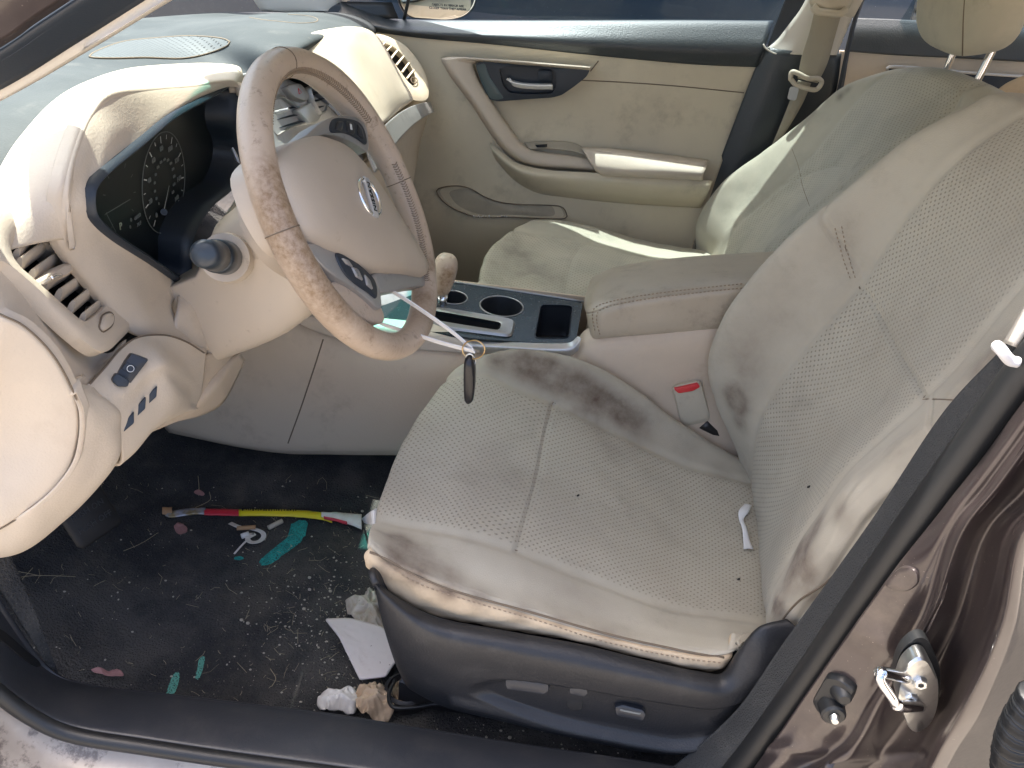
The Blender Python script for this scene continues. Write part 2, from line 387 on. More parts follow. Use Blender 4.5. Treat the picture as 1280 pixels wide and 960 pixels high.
# carpet floor of the cabin
def carpz(x, y):
    z = .295+.006*mnoise.noise(V((x*9, y*9, 1)))+.012*mnoise.noise(V((x*3, y*3, 4)))
    if x < -.33: z += (-.33-x)**1.3*.9
    if y < -.60: z += max(0, (-.60-y))*.6
    if abs(y) < .22: z += .03*(1-abs(y)/.22)
    return z
cv, cf = [], []; nx, ny = 150, 110
for i in range(nx+1):
    for j in range(ny+1):
        x = -.95+i/nx*2.55; y = -.665+j/ny*1.35
        cv.append(V((x, y, carpz(x, y))))
for i in range(nx):
    for j in range(ny): a = i*(ny+1)+j; cf.append((a, a+ny+1, a+ny+2, a+1))
floor = tag(build('carpet_floor', cv, cf, M['carpet']), kind='structure'); FB = bvh(floor)
# ================================================================== BODYWORK
body = thing('car_shell', 'brown metallic car shell round the cabin with black door seals and dusty sill', 'car', (0.3, 0, 0))
# roof: outer skin and headliner
rows = []
for i in range(13):
    x = -.13+i/12*1.85; r = []
    for j in range(13):
        v = j/12*2-1; xx = x+(1-i/12)*.05*abs(v)**9
        r.append(V((xx, .60*v, 1.375-.055*abs(v)**2.6-.06*(i/12)**3-(.02 if i == 0 else 0))))
    rows.append(r)
patch('roof', rows, M['paint'], body, 40, 40, thick=.012)
patch('headliner', [[p+V((0, 0, -.02)) for p in r] for r in rows], M['roofliner'], body, 20, 20, thick=.004)
vz = MB(); box(vz, (-.183, -.322, 1.312), .14, .475, .014, ax=(V((.98, 0, .17)).normalized(), V((0, 1, 0)), V((-.17, 0, .98)).normalized()), bev=.006)  # unseen visor, added to keep stray sun off the driver's carpet
vz.build('sun_block_visor', M['roofliner'], body, angle=50)
vm_ = MB(); box(vm_, (-.235, -.075, 1.235), .27, .075, .022, ax=(V((0, 1, 0)), V((.2, 0, .98)).normalized(), V((.98, 0, -.2)).normalized()), bev=.008)  # unseen mirror, added and set off-centre to block a sun leak
rvm = vm_.build('sun_block_mirror', M['rubber'], body, angle=50)
mq = MB(); box(mq, (-.2235, -.075, 1.2325), .25, .058, .002, ax=(V((0, 1, 0)), V((.2, 0, .98)).normalized(), V((.98, 0, -.2)).normalized())); mq.build('mirror_glass', M['mirror'], rvm, smooth=False)
tubeo('block_mirror_stem', curve([V((-.245, -.075, 1.24)), V((-.27, -.06, 1.27)), V((-.29, -.05, 1.30))], 8), .008, M['rubber'], rvm)
# near-side A pillar
def strip(name, A, B, y0, y1, mt, parent, n=30, bulge=.01, th=.006):
    a = [W(*p, y=y0) for p in A]; b = [W(*p, y=y1) for p in B]
    m_ = [(p+q)/2+V((0, -bulge, bulge*.3)) for p, q in zip(a, b)]
    return patch(name, [a, m_, b], mt, parent, 12, n, thick=th)[0]
strip('pillar_trim', [(-160, 205), (0, 127), (110, 64), (219, -2), (380, -98), (560, -205)], [(-160, 192), (0, 112), (92, 56), (184, -2), (340, -100), (500, -205)], -.655, -.675, M['pillar'], body)
strip('door_seal', [(-160, 192), (0, 113), (92, 57), (184, -1), (340, -99), (500, -204)], [(-160, 150), (0, 58), (45, 27), (92, -4), (250, -110), (420, -220)], -.685, -.71, M['bezel'], body, bulge=.015)
strip('a_pillar', [(-160, 152), (0, 60), (45, 29), (92, -2), (250, -108), (420, -218)], [(-160, 40), (-40, -40), (20, -80), (80, -120), (230, -220), (400, -330)], -.715, -.735, M['paint'], body, bulge=.01)
# windscreen with its teal shade band
def wsx(t, v):   # t 0 = header, 1 = base
    top = V((-.135+.05*abs(v)**9, .60*v, 1.352-.055*abs(v)**2.6)); bot = V((-.98+.36*abs(v)**2.2, .70*v, .945))
    p = top.lerp(bot, t); p.z += .035*math.sin(math.pi*t); return p
def wgrid(t0, t1, n=6): return [[wsx(t0+(t1-t0)*i/n, j/12*2-1) for j in range(13)] for i in range(n+1)]
def tb_(v): return .155-.13/(1+math.exp(-(v+.02)*14))  # band deepened on the driver's side to shape the teal sunlight
ws, _, _ = patch('windscreen', [[wsx(tb_(j/12*2-1)+.004+(1-tb_(j/12*2-1)-.004)*i/6, j/12*2-1) for j in range(13)] for i in range(7)], M['glass'], body, 16, 40, thick=0)
sb, _, _ = patch('shade_band', [[wsx(tb_(j/12*2-1)*i/3, j/12*2-1) for j in range(13)] for i in range(4)], M['shadeband'], ws, 8, 40, thick=0)
for sg_ in (-1, 1):
    patch('windscreen_sun_block_border', [[wsx(t, sg_*(1.02+(vi-1.02)*f))+V((.003, 0, .004)) for t, vi in ((-.01, .78 if sg_ < 0 else .90), (.07, .75 if sg_ < 0 else .90), (.12, .75 if sg_ < 0 else .92), (.18, .75 if sg_ < 0 else .92), (.262, .76 if sg_ < 0 else .93), (.272, .93), (.35, .96), (.55, .96), (1, .96))] for f in (0, .5, 1)], M['rubber'], ws, 6, 40, thick=.002)  # unseen borders added; the near one is widened to block stray sun
# far A pillar and far side roof rail
patch('far_windscreen_pillar', [[V((-.40, .715, .955)), V((-.20, .69, 1.09)), V((.0, .655, 1.21)), V((.24, .605, 1.33))], [V((-.34, .735, .955)), V((-.13, .71, 1.07)), V((.07, .675, 1.18)), V((.32, .625, 1.27))], [V((-.44, .70, .96)), V((-.24, .68, 1.12)), V((-.06, .64, 1.26)), V((.10, .60, 1.345))]][::1], M['pillar'], body, 10, 20, thick=.012)
patch('far_roof_rail', [[V((x, .585, 1.335)) for x in (-.05, .3, .8, 1.3, 1.7)], [V((x, .62, 1.30)) for x in (-.0, .3, .8, 1.3, 1.7)], [V((x, .645, 1.255)) for x in (.1, .3, .8, 1.3, 1.7)]], M['pillar'], body, 8, 20, thick=.012)
patch('far_b_pillar_upper', [[V((.74, .655, 1.08)), V((.80, .60, 1.33))], [V((.84, .655, 1.08)), V((.88, .60, 1.33))]], M['pillar'], body, 6, 8, thick=.012)
patch('windscreen_frit', [[wsx(t, j/12*2-1)+V((.004, 0, .004)) for j in range(13)] for t in (.955, .975, 1.0)], M['rubber'], ws, 6, 40, thick=.002)
patch('bonnet', [[V((-.99-.95*i/4+.33*abs(v)**2.2*(1-i/4), .76*v, .93-.13*(i/4)**1.6-.05*abs(v)**3)) for v in [j/6-1 for j in range(13)]] for i in range(5)], M['paint'], body, 20, 30, thick=.004)
# sill trim, seal and outer sill
sillA = [(-90, 600), (-40, 690), (10, 775), (60, 838), (120, 858), (200, 867), (300, 879), (400, 891), (520, 910), (640, 929), (820, 955), (1000, 985)]
sA = []
for px, py in sillA: sA.append(W(px, py, y=-.655 if px > 60 else -.655))
sB = [W(px, py, y=-.728) for px, py in [(-110, 740), (-60, 800), (-10, 842), (40, 880), (95, 905), (190, 921), (290, 936), (400, 951), (520, 968), (640, 986), (820, 1012), (1000, 1040)]]
sm = [(a*.55+b*.45)+V((0, -.004, .007)) for a, b in zip(sA, sB)]
sdn = [p+V((0, .006, -.09)) for p in sA]
so, _, _ = patch('sill_trim', [sdn, [p+V((0, .001, -.012)) for p in sA], sA, sm, sB, [p+V((0, -.004, -.012)) for p in sB]], M['sill'], body, 40, 90, thick=.004)
SB = bvh(so)
sC = [p+V((0, -.004, -.013)) for p in sB]; 
tubeo('rubber_strip', curve([p+V((0, -.009, -.006)) for p in sB], 60), .0085, M['rubber'], body, seg=10)
sD = [p+V((0, -.016, -.022)) for p in sC]
patch('outer_sill', [[p+V((0, .004, -.004)) for p in sC], sD, [p+V((0, -.03, -.006)) for p in sD], [p+V((0, -.07, -.02)) for p in sD], [p+V((0, -.10, -.09)) for p in sD], [p+V((0, -.09, -.22)) for p in sD]], M['dustsunpaint'], body, 40, 90, thick=.004)
# slot in the kick panel end of the sill
decal('sill_slot', SB, [(-10, 783), (5, 790), (30, 812), (50, 829), (46, 834), (28, 824), (2, 802), (-14, 792)], M['void'], body, lift=.0006, th=.0006)
# inner kick panel (front of the near sill, dark)
patch('kick_panel', WG([[(-120, 560, -.64), (-60, 640, -.64), (0, 735, -.645), (40, 800, -.65), (66, 845, -.652)], [(-60, 560, -.60), (-10, 650, -.61), (30, 730, -.625), (58, 800, -.64), (72, 842, -.65)]]), M['carpet'], body, 10, 20, thick=.004)
# near-side B pillar: flocked trim strip, rubber tube seal, painted pillar
LA = [(1300, 385), (1255, 439), (1180, 521), (1090, 656), (982, 806), (920, 893), (842, 962), (800, 990)]
LB = [(1325, 382), (1272, 447), (1205, 535), (1123, 660), (1014, 816), (968, 880), (920, 941), (880, 985)]
LC = [(1372, 385), (1300, 470), (1240, 558), (1160, 655), (1086, 762), (1018, 860), (942, 962), (900, 1012)]
a = [W(*p, y=-.655) for p in LA]; b = [W(*p, y=-.685) for p in LB]
patch('pillar_seal_trim', [[p+V((.03, .03, 0)) for p in a], [p+V((.001, .005, 0)) for p in a], a, [(p*.5+q*.5)+V((0, -.006, 0)) for p, q in zip(a, b)], b, [p+V((.004, .01, 0)) for p in b]], M['seal'], body, 40, 90, thick=0)
c_ = [W(*p, y=-.70) for p in LC]; tc = [(p+q)/2+V((.002, .002, 0)) for p, q in zip(b, c_)]; tr = [(q-p).length/2*1.02 for p, q in zip(b, c_)]
tubeo('rubber_tube_seal', curve(tc, 80), lambda t: tr[min(len(tr)-1, int(t*(len(tr)-1)+.5))]*.0+.0145, M['rubber'], body, seg=16)
seamline = [p+V((-.0005, -.004, 0)) for p in curve(b, 80)]
tubeo('seal_lip', seamline, .0014, M['rubber'], body, seg=6)
PG = [[(1330, 430), (1345, 425), (1362, 420), (1380, 415), (1410, 410), (1440, 405), (1460, 402), (1478, 400), (1520, 400)],
      [(1262, 525), (1280, 523), (1296, 522), (1310, 522), (1342, 520), (1372, 518), (1390, 516), (1406, 515), (1450, 515)],
      [(1206, 600), (1222, 602), (1237, 604), (1250, 606), (1282, 608), (1312, 610), (1330, 610), (1346, 612), (1390, 615)],
      [(1155, 662), (1176, 664), (1190, 666), (1203, 668), (1230, 670), (1256, 670), (1271, 670), (1286, 672), (1330, 680)],
      [(1083, 760), (1128, 767), (1150, 773), (1162, 777), (1195, 777), (1228, 773), (1247, 778), (1264, 785), (1320, 800)],
      [(1014, 858), (1058, 862), (1090, 868), (1104, 873), (1145, 872), (1186, 869), (1206, 873), (1222, 880), (1290, 900)],
      [(968, 925), (1000, 930), (1040, 936), (1065, 940), (1108, 930), (1152, 925), (1174, 930), (1190, 935), (1262, 950)],
      [(938, 965), (950, 972), (970, 980), (990, 985), (1065, 985), (1132, 970), (1152, 972), (1168, 975), (1240, 985)],
      [(880, 1030), (895, 1040), (915, 1050), (940, 1055), (1000, 1060), (1080, 1060), (1100, 1060), (1120, 1060), (1190, 1060)]]
PY = [-.712, -.728, -.734, -.748, -.735, -.762, -.795, -.800, -.780, -.70]
PG = [r+[(r[-1][0]+260, r[-1][1]+40)] for r in PG]
po, _, _ = patch('b_pillar', [[W(p[0], p[1], y=yy) for p, yy in zip(r, PY)] for r in PG], M['paint'], body, 120, 110, thick=.004,
    disp=lambda s, t, p: .004*math.exp(-((s*8-4.35-(t-.1)*1.2)/.12)**2)*(1 if t < .30 else 0)+.003*mnoise.noise(V((s*7, t*5, 2)))*(1 if t < .5 else .5)+.0035*math.exp(-((s*8-6.1-2.2*(t-.2)**2)/.16)**2)*(1 if t < .6 else 0))
po.data.materials.append(mat('dark_jamb', (.035, .029, .028), .45, metal=.2, coat=.2, grime=(.09, .075, .065), gscale=12, gamt=.5, bump=.2, bscale=60, bdist=.003))
for k_, p_ in enumerate(po.data.polygons):
    if (k_ % 109)/108 > .80: p_.material_index = 1
PB = bvh(po)
patch('b_pillar_upper', [[V((.66, -.70, 1.04)), V((.70, -.655, 1.2)), V((.74, -.60, 1.35))], [V((.86, -.72, 1.04)), V((.88, -.66, 1.2)), V((.90, -.60, 1.35))]], M['paint'], body, 8, 10, thick=.02)
# pressed details on the painted pillar
decal('body_plug', PB, [(1108, 730), (1128, 708), (1146, 712), (1148, 728), (1132, 738)], M['paint'], body, lift=.001, th=.002)
# courtesy light switch
sw = decal('courtesy_switch', PB, [(1018, 872), (1036, 840), (1052, 842), (1072, 856), (1066, 872), (1044, 888), (1026, 888)], M['rubber'], body, lift=.002, th=.006, smoothp=False)
def pfr(b_, px, py):
    h = b_.ray_cast(CP, rayd(px, py).normalized()); n = h[1] if h[1].dot(CP-h[0]) > 0 else -h[1]; return h[0], n.normalized()
p0, n0 = pfr(PB, 1038, 879); n0 = V((-.1, -1, .1)).normalized()
cyl(MB(), p0, p0+n0*.016, .0125, .0115, bev=.002).build('switch_collar', M['rubber'], sw, angle=40)
cyl(MB(), p0+n0*.016, p0+n0*.022, .005, .004, bev=.001).build('switch_plunger', M['steel'], sw, angle=40)
p0, n0 = pfr(PB, 1052, 862); n0 = V((-.1, -1, .1)).normalized()
cyl(MB(), p0, p0+n0*.013, .011, .007, bev=.002).build('switch_boot', M['rubber'], sw, angle=40)
# door striker
c0 = W(1146, 866, y=-.775)
stk = thing('door_striker', 'shiny zinc door striker loop on an oval plate bolted to the brown pillar', 'door striker', c0)
ax, ay = V((.985, -.17, 0)).normalized(), None
Lp = [W(px, py, y=-.775+(px-1146)*.00012) for px, py in [(1128, 838), (1142, 822), (1156, 820), (1166, 836), (1172, 852), (1171, 880), (1162, 902), (1146, 913), (1136, 908), (1128, 890), (1121, 868)]]
Lp = sloop(Lp, 60); nrm = V((-.15, -1, .1)).normalized()
lofto('striker_plate', [off(Lp, -nrm*.012), off(Lp, nrm*.001), [p.lerp(cen(Lp), .05)+nrm*.0035 for p in Lp], [p.lerp(cen(Lp), .4)+nrm*.0035 for p in Lp]], M['steel'], stk, cap1=True)
Lq = [p+(p-cen(Lp))*.16+V((.006, .014, -.003)) for p in Lp]
lofto('plate_gasket', [off(Lq, -nrm*.01), Lq, [p.lerp(cen(Lq), .3) for p in Lq]], M['rubber'], stk, cap1=True)
u1 = W(1132, 847, y=-.778); u2 = W(1150, 883, y=-.778)
tips = [u1, W(1104, 841, y=-.806), W(1100, 844, y=-.812), W(1102, 853, y=-.814), W(1115, 872, y=-.815), W(1120, 880, y=-.813), W(1128, 883, y=-.805), u2]
tubeo('striker_loop', curve(tips, 50), lambda t: .0036 if .22 < t < .7 else .0048, M['chrome'], stk, seg=12)
for px, py in ((1150, 853), (1138, 872)):
    p = W(px, py, y=-.779); bo = cyl(MB(), p-nrm*.002, p+nrm*.0035, .0062, .0055, 6, bev=.0008).build('bolt', M['steel'], stk, angle=40)
    cyl(MB(), p+nrm*.0036, p+nrm*.0037, .0025, .0025, 6).build('bolt_recess', M['void'], bo)
# ribbed cable sleeve, bottom right
hp = curve([W(1300, 870, y=-.86), W(1278, 905, y=-.86), W(1266, 940, y=-.86), W(1262, 990, y=-.86)], 90)
tag(tubeo('cable_sleeve', hp, lambda t: .012+.0016*math.sin(t*170), M['rubber'], None, seg=14), 'black ribbed rubber cable sleeve at the edge of the painted pillar', 'cable sleeve')
# belt anchor clip at the top of the seal
cl = thing('trim_clip', 'white metal clip at the upper end of the black pillar seal', 'trim clip', W(1262, 448, y=-.70))
tubeo('clip', curve([W(1246, 432, y=-.692), W(1252, 438, y=-.70), W(1262, 450, y=-.70), W(1272, 453, y=-.70)], 16), .0042, M['white'], cl, seg=10)
patch('pillar_cover', WG([[(1253, 428, -.66), (1268, 402, -.66), (1290, 365, -.66), (1330, 300, -.66)], [(1264, 432, -.68), (1280, 408, -.68), (1305, 375, -.68), (1350, 310, -.68)]]), M['pillar'], body, 8, 16, thick=.004)
# far side B pillar
FPc = WG([[(1014, -14, .66), (1000, 12, .66), (985, 32, .66), (971, 50, .66), (959, 60, .66)], [(1045, -14, .645), (1030, 14, .645), (1020, 38, .645), (1005, 58, .645), (990, 68, .645)], [(1078, -14, .66), (1066, 20, .66), (1056, 44, .66), (1050, 58, .66), (1046, 69, .66)]])
patch('far_pillar_trim_upper', FPc, M['pillar'], body, 12, 20, thick=.004)
FPl = WG([[(956, 58, .665), (938, 100, .665), (915, 160, .665), (888, 230, .665), (862, 290, .665), (840, 325, .665), (790, 420, .665)], [(985, 63, .645), (970, 110, .645), (950, 165, .645), (925, 230, .645), (900, 290, .645), (880, 330, .645), (830, 420, .645)], [(1052, 67, .665), (1046, 110, .665), (1030, 165, .665), (1010, 230, .665), (990, 290, .665), (960, 335, .665), (900, 420, .665)]])
patch('far_pillar_trim_lower', FPl, M['beltpad'], body, 16, 30, thick=.004)
strip('far_door_seal', [(985, -10), (966, 40), (950, 85), (925, 150), (898, 220), (868, 285), (852, 320)], [(1012, -10), (990, 30), (960, 60), (938, 110), (910, 180), (880, 260), (858, 320)], .672, .668, M['bezel'], body, bulge=0)
tubeo('trim_edge', curve([W(954, 55, y=.655), W(957, 60, y=.652), W(966, 66, y=.65), W(975, 68, y=.65)], 12), .0018, M['pillar'], body, seg=6)
# far side A pillar trim and its dark foot
patch('far_a_pillar', WG([[(300, -30, .70), (322, 8, .70), (333, 14, .70), (360, 16, .70)], [(380, -30, .69), (380, -2, .69), (390, 8, .69), (402, 14, .69)], [(440, -30, .70), (432, -8, .70), (424, 6, .70), (415, 16, .70)]]), M['pillar'], body, 10, 20, thick=.004)
# ================================================================== DRIVER SEAT
ds = thing('driver_seat', 'near front seat in perforated beige fabric, grimy bolsters, black switch panel', 'car seat', (0.3, -.37, .3))
def O(p, d): return W(p[0], p[1], y=p[2])+V(d)
rowsP = [
 [(463,712,-.60),(461,684,-.60),(463,664,-.575),(468,650,-.53),(506,555,-.37),(556,475,-.22),(578,456,-.18)],
 [(480,735,-.605),(484,702,-.607),(498,680,-.577),(515,657,-.53),(560,562,-.37),(600,466,-.21),(628,438,-.165)],
 [(540,768,-.61),(562,738,-.612),(570,710,-.582),(580,668,-.53),(630,580,-.37),(645,484,-.21),(682,441,-.155)],
 [(628,786,-.61),(650,766,-.613),(655,738,-.582),(652,690,-.53),(675,595,-.37),(696,505,-.21),(735,457,-.15)],
 [(720,803,-.61),(740,791,-.613),(745,768,-.582),(748,728,-.53),(765,635,-.37),(770,540,-.21),(792,488,-.15)],
 [(820,826,-.61),(835,812,-.613),(842,792,-.582),(850,763,-.53),(855,675,-.37),(850,578,-.21),(852,532,-.15)],
 [(893,838,-.608),(905,820,-.611),(925,801,-.585),(950,777,-.53),(945,692,-.37),(925,600,-.21),(912,568,-.15)]]
G = []
for i, r in enumerate(rowsP):
    q = [W(a, b, y=c) for a, b, c in r]; q.append(q[-1]+V((0, .022, -.03))); q.append(q[-1]+V((0, .006, -.07))); G.append(q)
f0 = [p+V((.012, 0, -.035)) for p in G[0]]; f1 = [p+V((.05, 0, -.075)) for p in G[0]]
f0[0] = G[0][0]+V((.004, .004, -.01)); f1[0] = G[0][0]+V((.03, .02, -.03))
bk = [p+V((.07, 0, -.015)) for p in G[-1]]
bk[0] = G[-1][0]+V((.012, .03, .004)); bk[1] = G[-1][1]+V((.016, .028, .002)); bk[2] = G[-1][2]+V((.03, .022, -.006))
G = [f1, f0]+G+[bk]
def sline(k, n): return k/(n-1)
nR = len(G); nC = len(G[0])
def cush(s, t, p):
    d = 0; c = t*(nC-1); r = s*(nR-1)
    d -= .003*math.exp(-((c-3.0)/.07)**2)*max(0, min(1, r-1.6)); d -= .004*math.exp(-((c-5.0)/.07)**2)
    if 3 < c < 5.05: d -= .004*math.exp(-((r-4.95)/.045)**2); d += .010*math.sin(math.pi*(c-3)/2)*.3
    d -= .003*math.exp(-((c-1.0)/.09)**2)*max(0, min(1, r-1))
    if c < 1.4: d += .0016*mnoise.noise(V((r*4, c*3, 0)))+.010*max(0, math.sin(math.pi*min(1, c)))*.45
    d += .0022*mnoise.noise(p*9)+.0015*mnoise.noise(p*26)
    return d
def cperf(s, t):
    c = t*(nC-1); r = s*(nR-1)
    return 1.0 if 3.08 < c < 4.93 else 0.0
cu, CS, _ = patch('cushion', G, [M['fabric'], M['fabricside']], ds, 260, 240, thick=.004, disp=cush, perf=cperf)
CB = bvh(cu)
nv_ = 240
for k, p in enumerate(cu.data.polygons):
    c = ((k % (nv_-1))+.5)/(nv_-1)*(nC-1)
    if c < 1.0: p.material_index = 1
add_dirt(cu, CB, [(655, 455, .028, 1.1), (620, 450, .022, .8), (685, 462, .024, 1.0), (720, 478, .026, 1.0), (750, 500, .028, 1.1), (775, 515, .026, 1.0), (800, 535, .028, .6), (735, 520, .030, .5), (690, 480, .03, .6),
  (505, 685, .022, 1.2), (497, 672, .014, .9), (530, 700, .020, .7), (560, 715, .02, .5), (490, 700, .016, .8), (520, 722, .016, .9), (560, 738, .016, .8), (600, 752, .016, .7), (650, 768, .014, .6), (700, 780, .012, .45), (760, 796, .012, .35),
  (760, 560, .03, .35), (640, 600, .05, .12), (860, 560, .03, .35), (900, 590, .02, .4), (720, 740, .05, .25), (880, 770, .05, .2), (480, 720, .01, .5), (700, 640, .08, .12)])
stitchseam('stitching', CB, [(486, 706), (520, 728), (577, 748), (669, 775), (761, 803), (852, 822), (900, 828)], ds)
seam('seam', CB, [(462, 690), (486, 700), (525, 722), (577, 741), (669, 767), (761, 793), (852, 813), (905, 822)], .0014, M['seam'], cu, lift=.0002)
seam('seam', CB, [(474, 652), (515, 657), (580, 668), (652, 690), (748, 728), (850, 763), (938, 776)], .0009, M['seam'], cu, lift=-.001)
seam('seam', CB, [(574, 466), (600, 466), (645, 484), (696, 505), (770, 540), (850, 578), (925, 600)], .0009, M['seam'], cu, lift=-.001)
seam('seam', CB, [(691, 503), (676, 548), (662, 595), (651, 650), (645, 686)], .0009, M['seam'], cu, lift=-.0012)
# backrest
bp = [
 [(925,575,-.155),(938,600,-.21),(950,690,-.37),(960,745,-.53)],
 [(896,505,-.15),(945,535,-.22),(985,620,-.37),(1000,672,-.53)],
 [(889,452,-.15),(970,480,-.22),(1022,560,-.37),(1056,588,-.53)],
 [(922,378,-.15),(1015,422,-.22),(1068,500,-.37),(1105,542,-.53)],
 [(985,305,-.155),(1073,356,-.22),(1118,430,-.37),(1153,497,-.53)],
 [(1058,241,-.16),(1122,280,-.22),(1180,350,-.37),(1212,432,-.52)],
 [(1130,180,-.17),(1180,212,-.235),(1245,268,-.37),(1283,345,-.51)],
 [(1200,140,-.19),(1250,158,-.25),(1322,190,-.37),(1362,260,-.49)]]
BG = []
offs = [(-.008, -.055, .012), (-.012, -.065, .005), (-.02, -.07, 0), (-.025, -.07, 0), (-.025, -.07, 0), (-.022, -.07, 0), (-.02, -.07, 0), (-.01, -.06, 0)]
for i, r in enumerate(bp):
    q = [W(a, b, y=c) for a, b, c in r][::-1]   # outboard .. inboard
    c1 = q[0]+V(offs[i]); c0 = c1+V((.045, -.028, 0)); cm = c0+V((.07, .006, 0))
    inb = q[-1]+V((.03, .022, 0)); inb2 = inb+V((.09, .006, 0))
    BG.append([cm, c0, c1]+q+[inb, inb2])
lo = [p+V((.02, 0, -.07)) for p in BG[0]]
t1 = [p+V((.035, .012*(1 if k < 4 else -1), .028)) for k, p in enumerate(BG[-1])]; t2 = [p+V((.10, .02*(1 if k < 4 else -1), .015)) for k, p in enumerate(BG[-1])]
BG = [lo]+BG+[t1, t2]
nR2 = len(BG); nC2 = len(BG[0])
def bdisp(s, t, p):
    c = t*(nC2-1); r = s*(nR2-1); d = 0
    d -= .004*math.exp(-((c-3)/.07)**2)+.0045*math.exp(-((c-5.0)/.07)**2)
    if 3 < c < 5: d -= .004*math.exp(-((r-5.0)/.05)**2)
    d -= .004*math.exp(-((c-1.55)/.08)**2)
    if c < 2.9 and r > 4: d -= .004*math.exp(-((r-5.15)/.05)**2)
    if c > 5.05: d -= .0035*math.exp(-((r-5.15-.45*(c-5))/.05)**2)
    if c < 2.6: d += .0018*mnoise.noise(V((r*2.2, c*5, 0)))+.0012*math.sin(c*11+r*1.5)*mnoise.noise(V((r*1.2, 7, 1)))
    return d+.002*mnoise.noise(p*8)+.0015*mnoise.noise(p*22)
br, BS, _ = patch('backrest', BG, M['fabric'], ds, 260, 240, thick=.004, disp=bdisp, perf=lambda s, t: 1.0 if 3.08 < t*(nC2-1) < 4.93 else 0.0)
BB = bvh(br)
add_dirt(br, BB, [(922, 505, .018, 1.6), (915, 490, .02, .9), (925, 530, .016, .8), (920, 440, .04, .35), (960, 390, .05, .25), (940, 470, .03, .3), (1000, 690, .02, 1.4), (985, 720, .018, 1.3), (1020, 660, .018, 1.1), (1050, 640, .014, .6), (972, 760, .016, 1.3), (1008, 720, .02, .7),
   (1025, 755, .014, .8), (1060, 720, .016, .6), (1090, 680, .018, .5), (970, 790, .012, .8), (1000, 700, .03, .4), (1120, 560, .03, .2), (1215, 480, .03, .45), (1240, 440, .03, .5), (1000, 500, .03, .2), (1050, 300, .04, .2), (1150, 540, .03, .25)])
seam('seam', BB, [(1050, 278), (1058, 315), (1073, 356), (1092, 400), (1118, 440), (1140, 475), (1153, 497)], .0010, M['seam'], br, lift=-.0012)
stitchseam('stitching', BB, [(1052, 283), (1060, 318), (1070, 350)], ds)
stitchseam('stitching', BB, [(1044, 285), (1053, 320), (1063, 348)], ds)
seam('seam', BB, [(1153, 499), (1168, 499), (1190, 500), (1210, 502)], .0012, M['seam'], br, lift=-.0008)
seam('seam', BB, [(938, 601), (944, 560), (956, 512), (985, 460), (1015, 422), (1045, 388), (1073, 356), (1122, 280), (1180, 212), (1250, 158)], .0008, M['seam'], br, lift=-.0015)
seam('seam', BB, [(972, 790), (980, 772), (1000, 750), (1030, 730), (1060, 700), (1095, 650)], .0012, M['seam'], br, lift=.0)
seam('seam', BB, [(960, 742), (1000, 672), (1056, 588), (1105, 542), (1153, 497), (1212, 432), (1275, 352)], .0008, M['seam'], br, lift=-.0015)
# headrest of this seat stands above the picture; seat back shell
hb = [[p+V((.10, 0, 0)) for p in r] for r in BG[1:-1]]
patch('back_shell', [[r[1], r[2].lerp(r[1], .3)+V((.03, 0, 0)), r[4], r[6], r[-1]] for r in hb], M['seatblack'], ds, 20, 20, thick=.004, flip=True)
# black side trim below the cushion
TG = [
 [(466,716,-.615),(482,737,-.622),(541,771,-.626),(628,789,-.628),(720,806,-.628),(820,829,-.628),(880,842,-.628),(905,842,-.627),(925,815,-.622),(950,787,-.615),(985,775,-.605)],
 [(468,728,-.625),(486,752,-.637),(541,792,-.645),(628,812,-.648),(720,832,-.648),(820,852,-.648),(880,864,-.648),(910,864,-.645),(935,850,-.64),(965,832,-.635),(1010,800,-.62)],
 [(474,762,-.625),(492,790,-.638),(545,830,-.648),(628,845,-.650),(720,866,-.650),(820,885,-.650),(880,893,-.650),(912,888,-.65),(940,876,-.645),(972,855,-.64),(1015,830,-.63)],
 [(484,800,-.62),(502,826,-.634),(550,856,-.645),(628,873,-.650),(720,895,-.652),(810,912,-.652),(860,918,-.652),(905,905,-.652),(935,890,-.648),(970,868,-.64),(1015,850,-.63)],
 [(496,832,-.61),(512,852,-.625),(552,868,-.64),(620,886,-.648),(715,910,-.650),(800,926,-.650),(850,932,-.650),(895,925,-.65),(930,902,-.646),(970,880,-.64),(1015,868,-.63)],
 [(508,856,-.59),(520,866,-.61),(558,884,-.625),(620,900,-.635),(712,922,-.638),(795,938,-.638),(848,943,-.638),(890,938,-.638),(925,915,-.636),(968,895,-.63),(1015,885,-.62)]]
TGv = WG(TG)
TGv = [[p+V((.004, .016, -.022)) for p in TGv[0]]]+TGv+[[p+V((0, .03, -.03)) for p in TGv[-1]]]
TGv = [[r[0]+V((.03, .06, -.02)), r[0]+V((.006, .02, -.012))]+r for r in TGv]
def tdisp(s, t, p):
    r = s*7; c = t*12
    # raised lip along the lower edge and round the switch bay
    d = 0
    bay = (c-8.1)/3.6; e = ((r-3.95)/1.15)**2+bay**4
    if e < 1: d -= .010*min(1, (1-e)*3.5)
    d += .006*math.exp(-((r-5.15)/.32)**2)*(1 if 4.2 < c < 11 else 0)
    return d+.001*mnoise.noise(p*12)
trm, _, _ = patch('side_trim', TGv, M['seatblack'], ds, 120, 180, thick=.004, disp=tdisp)
TB = bvh(trm)
swn = V((-.05, -1, .35)).normalized()
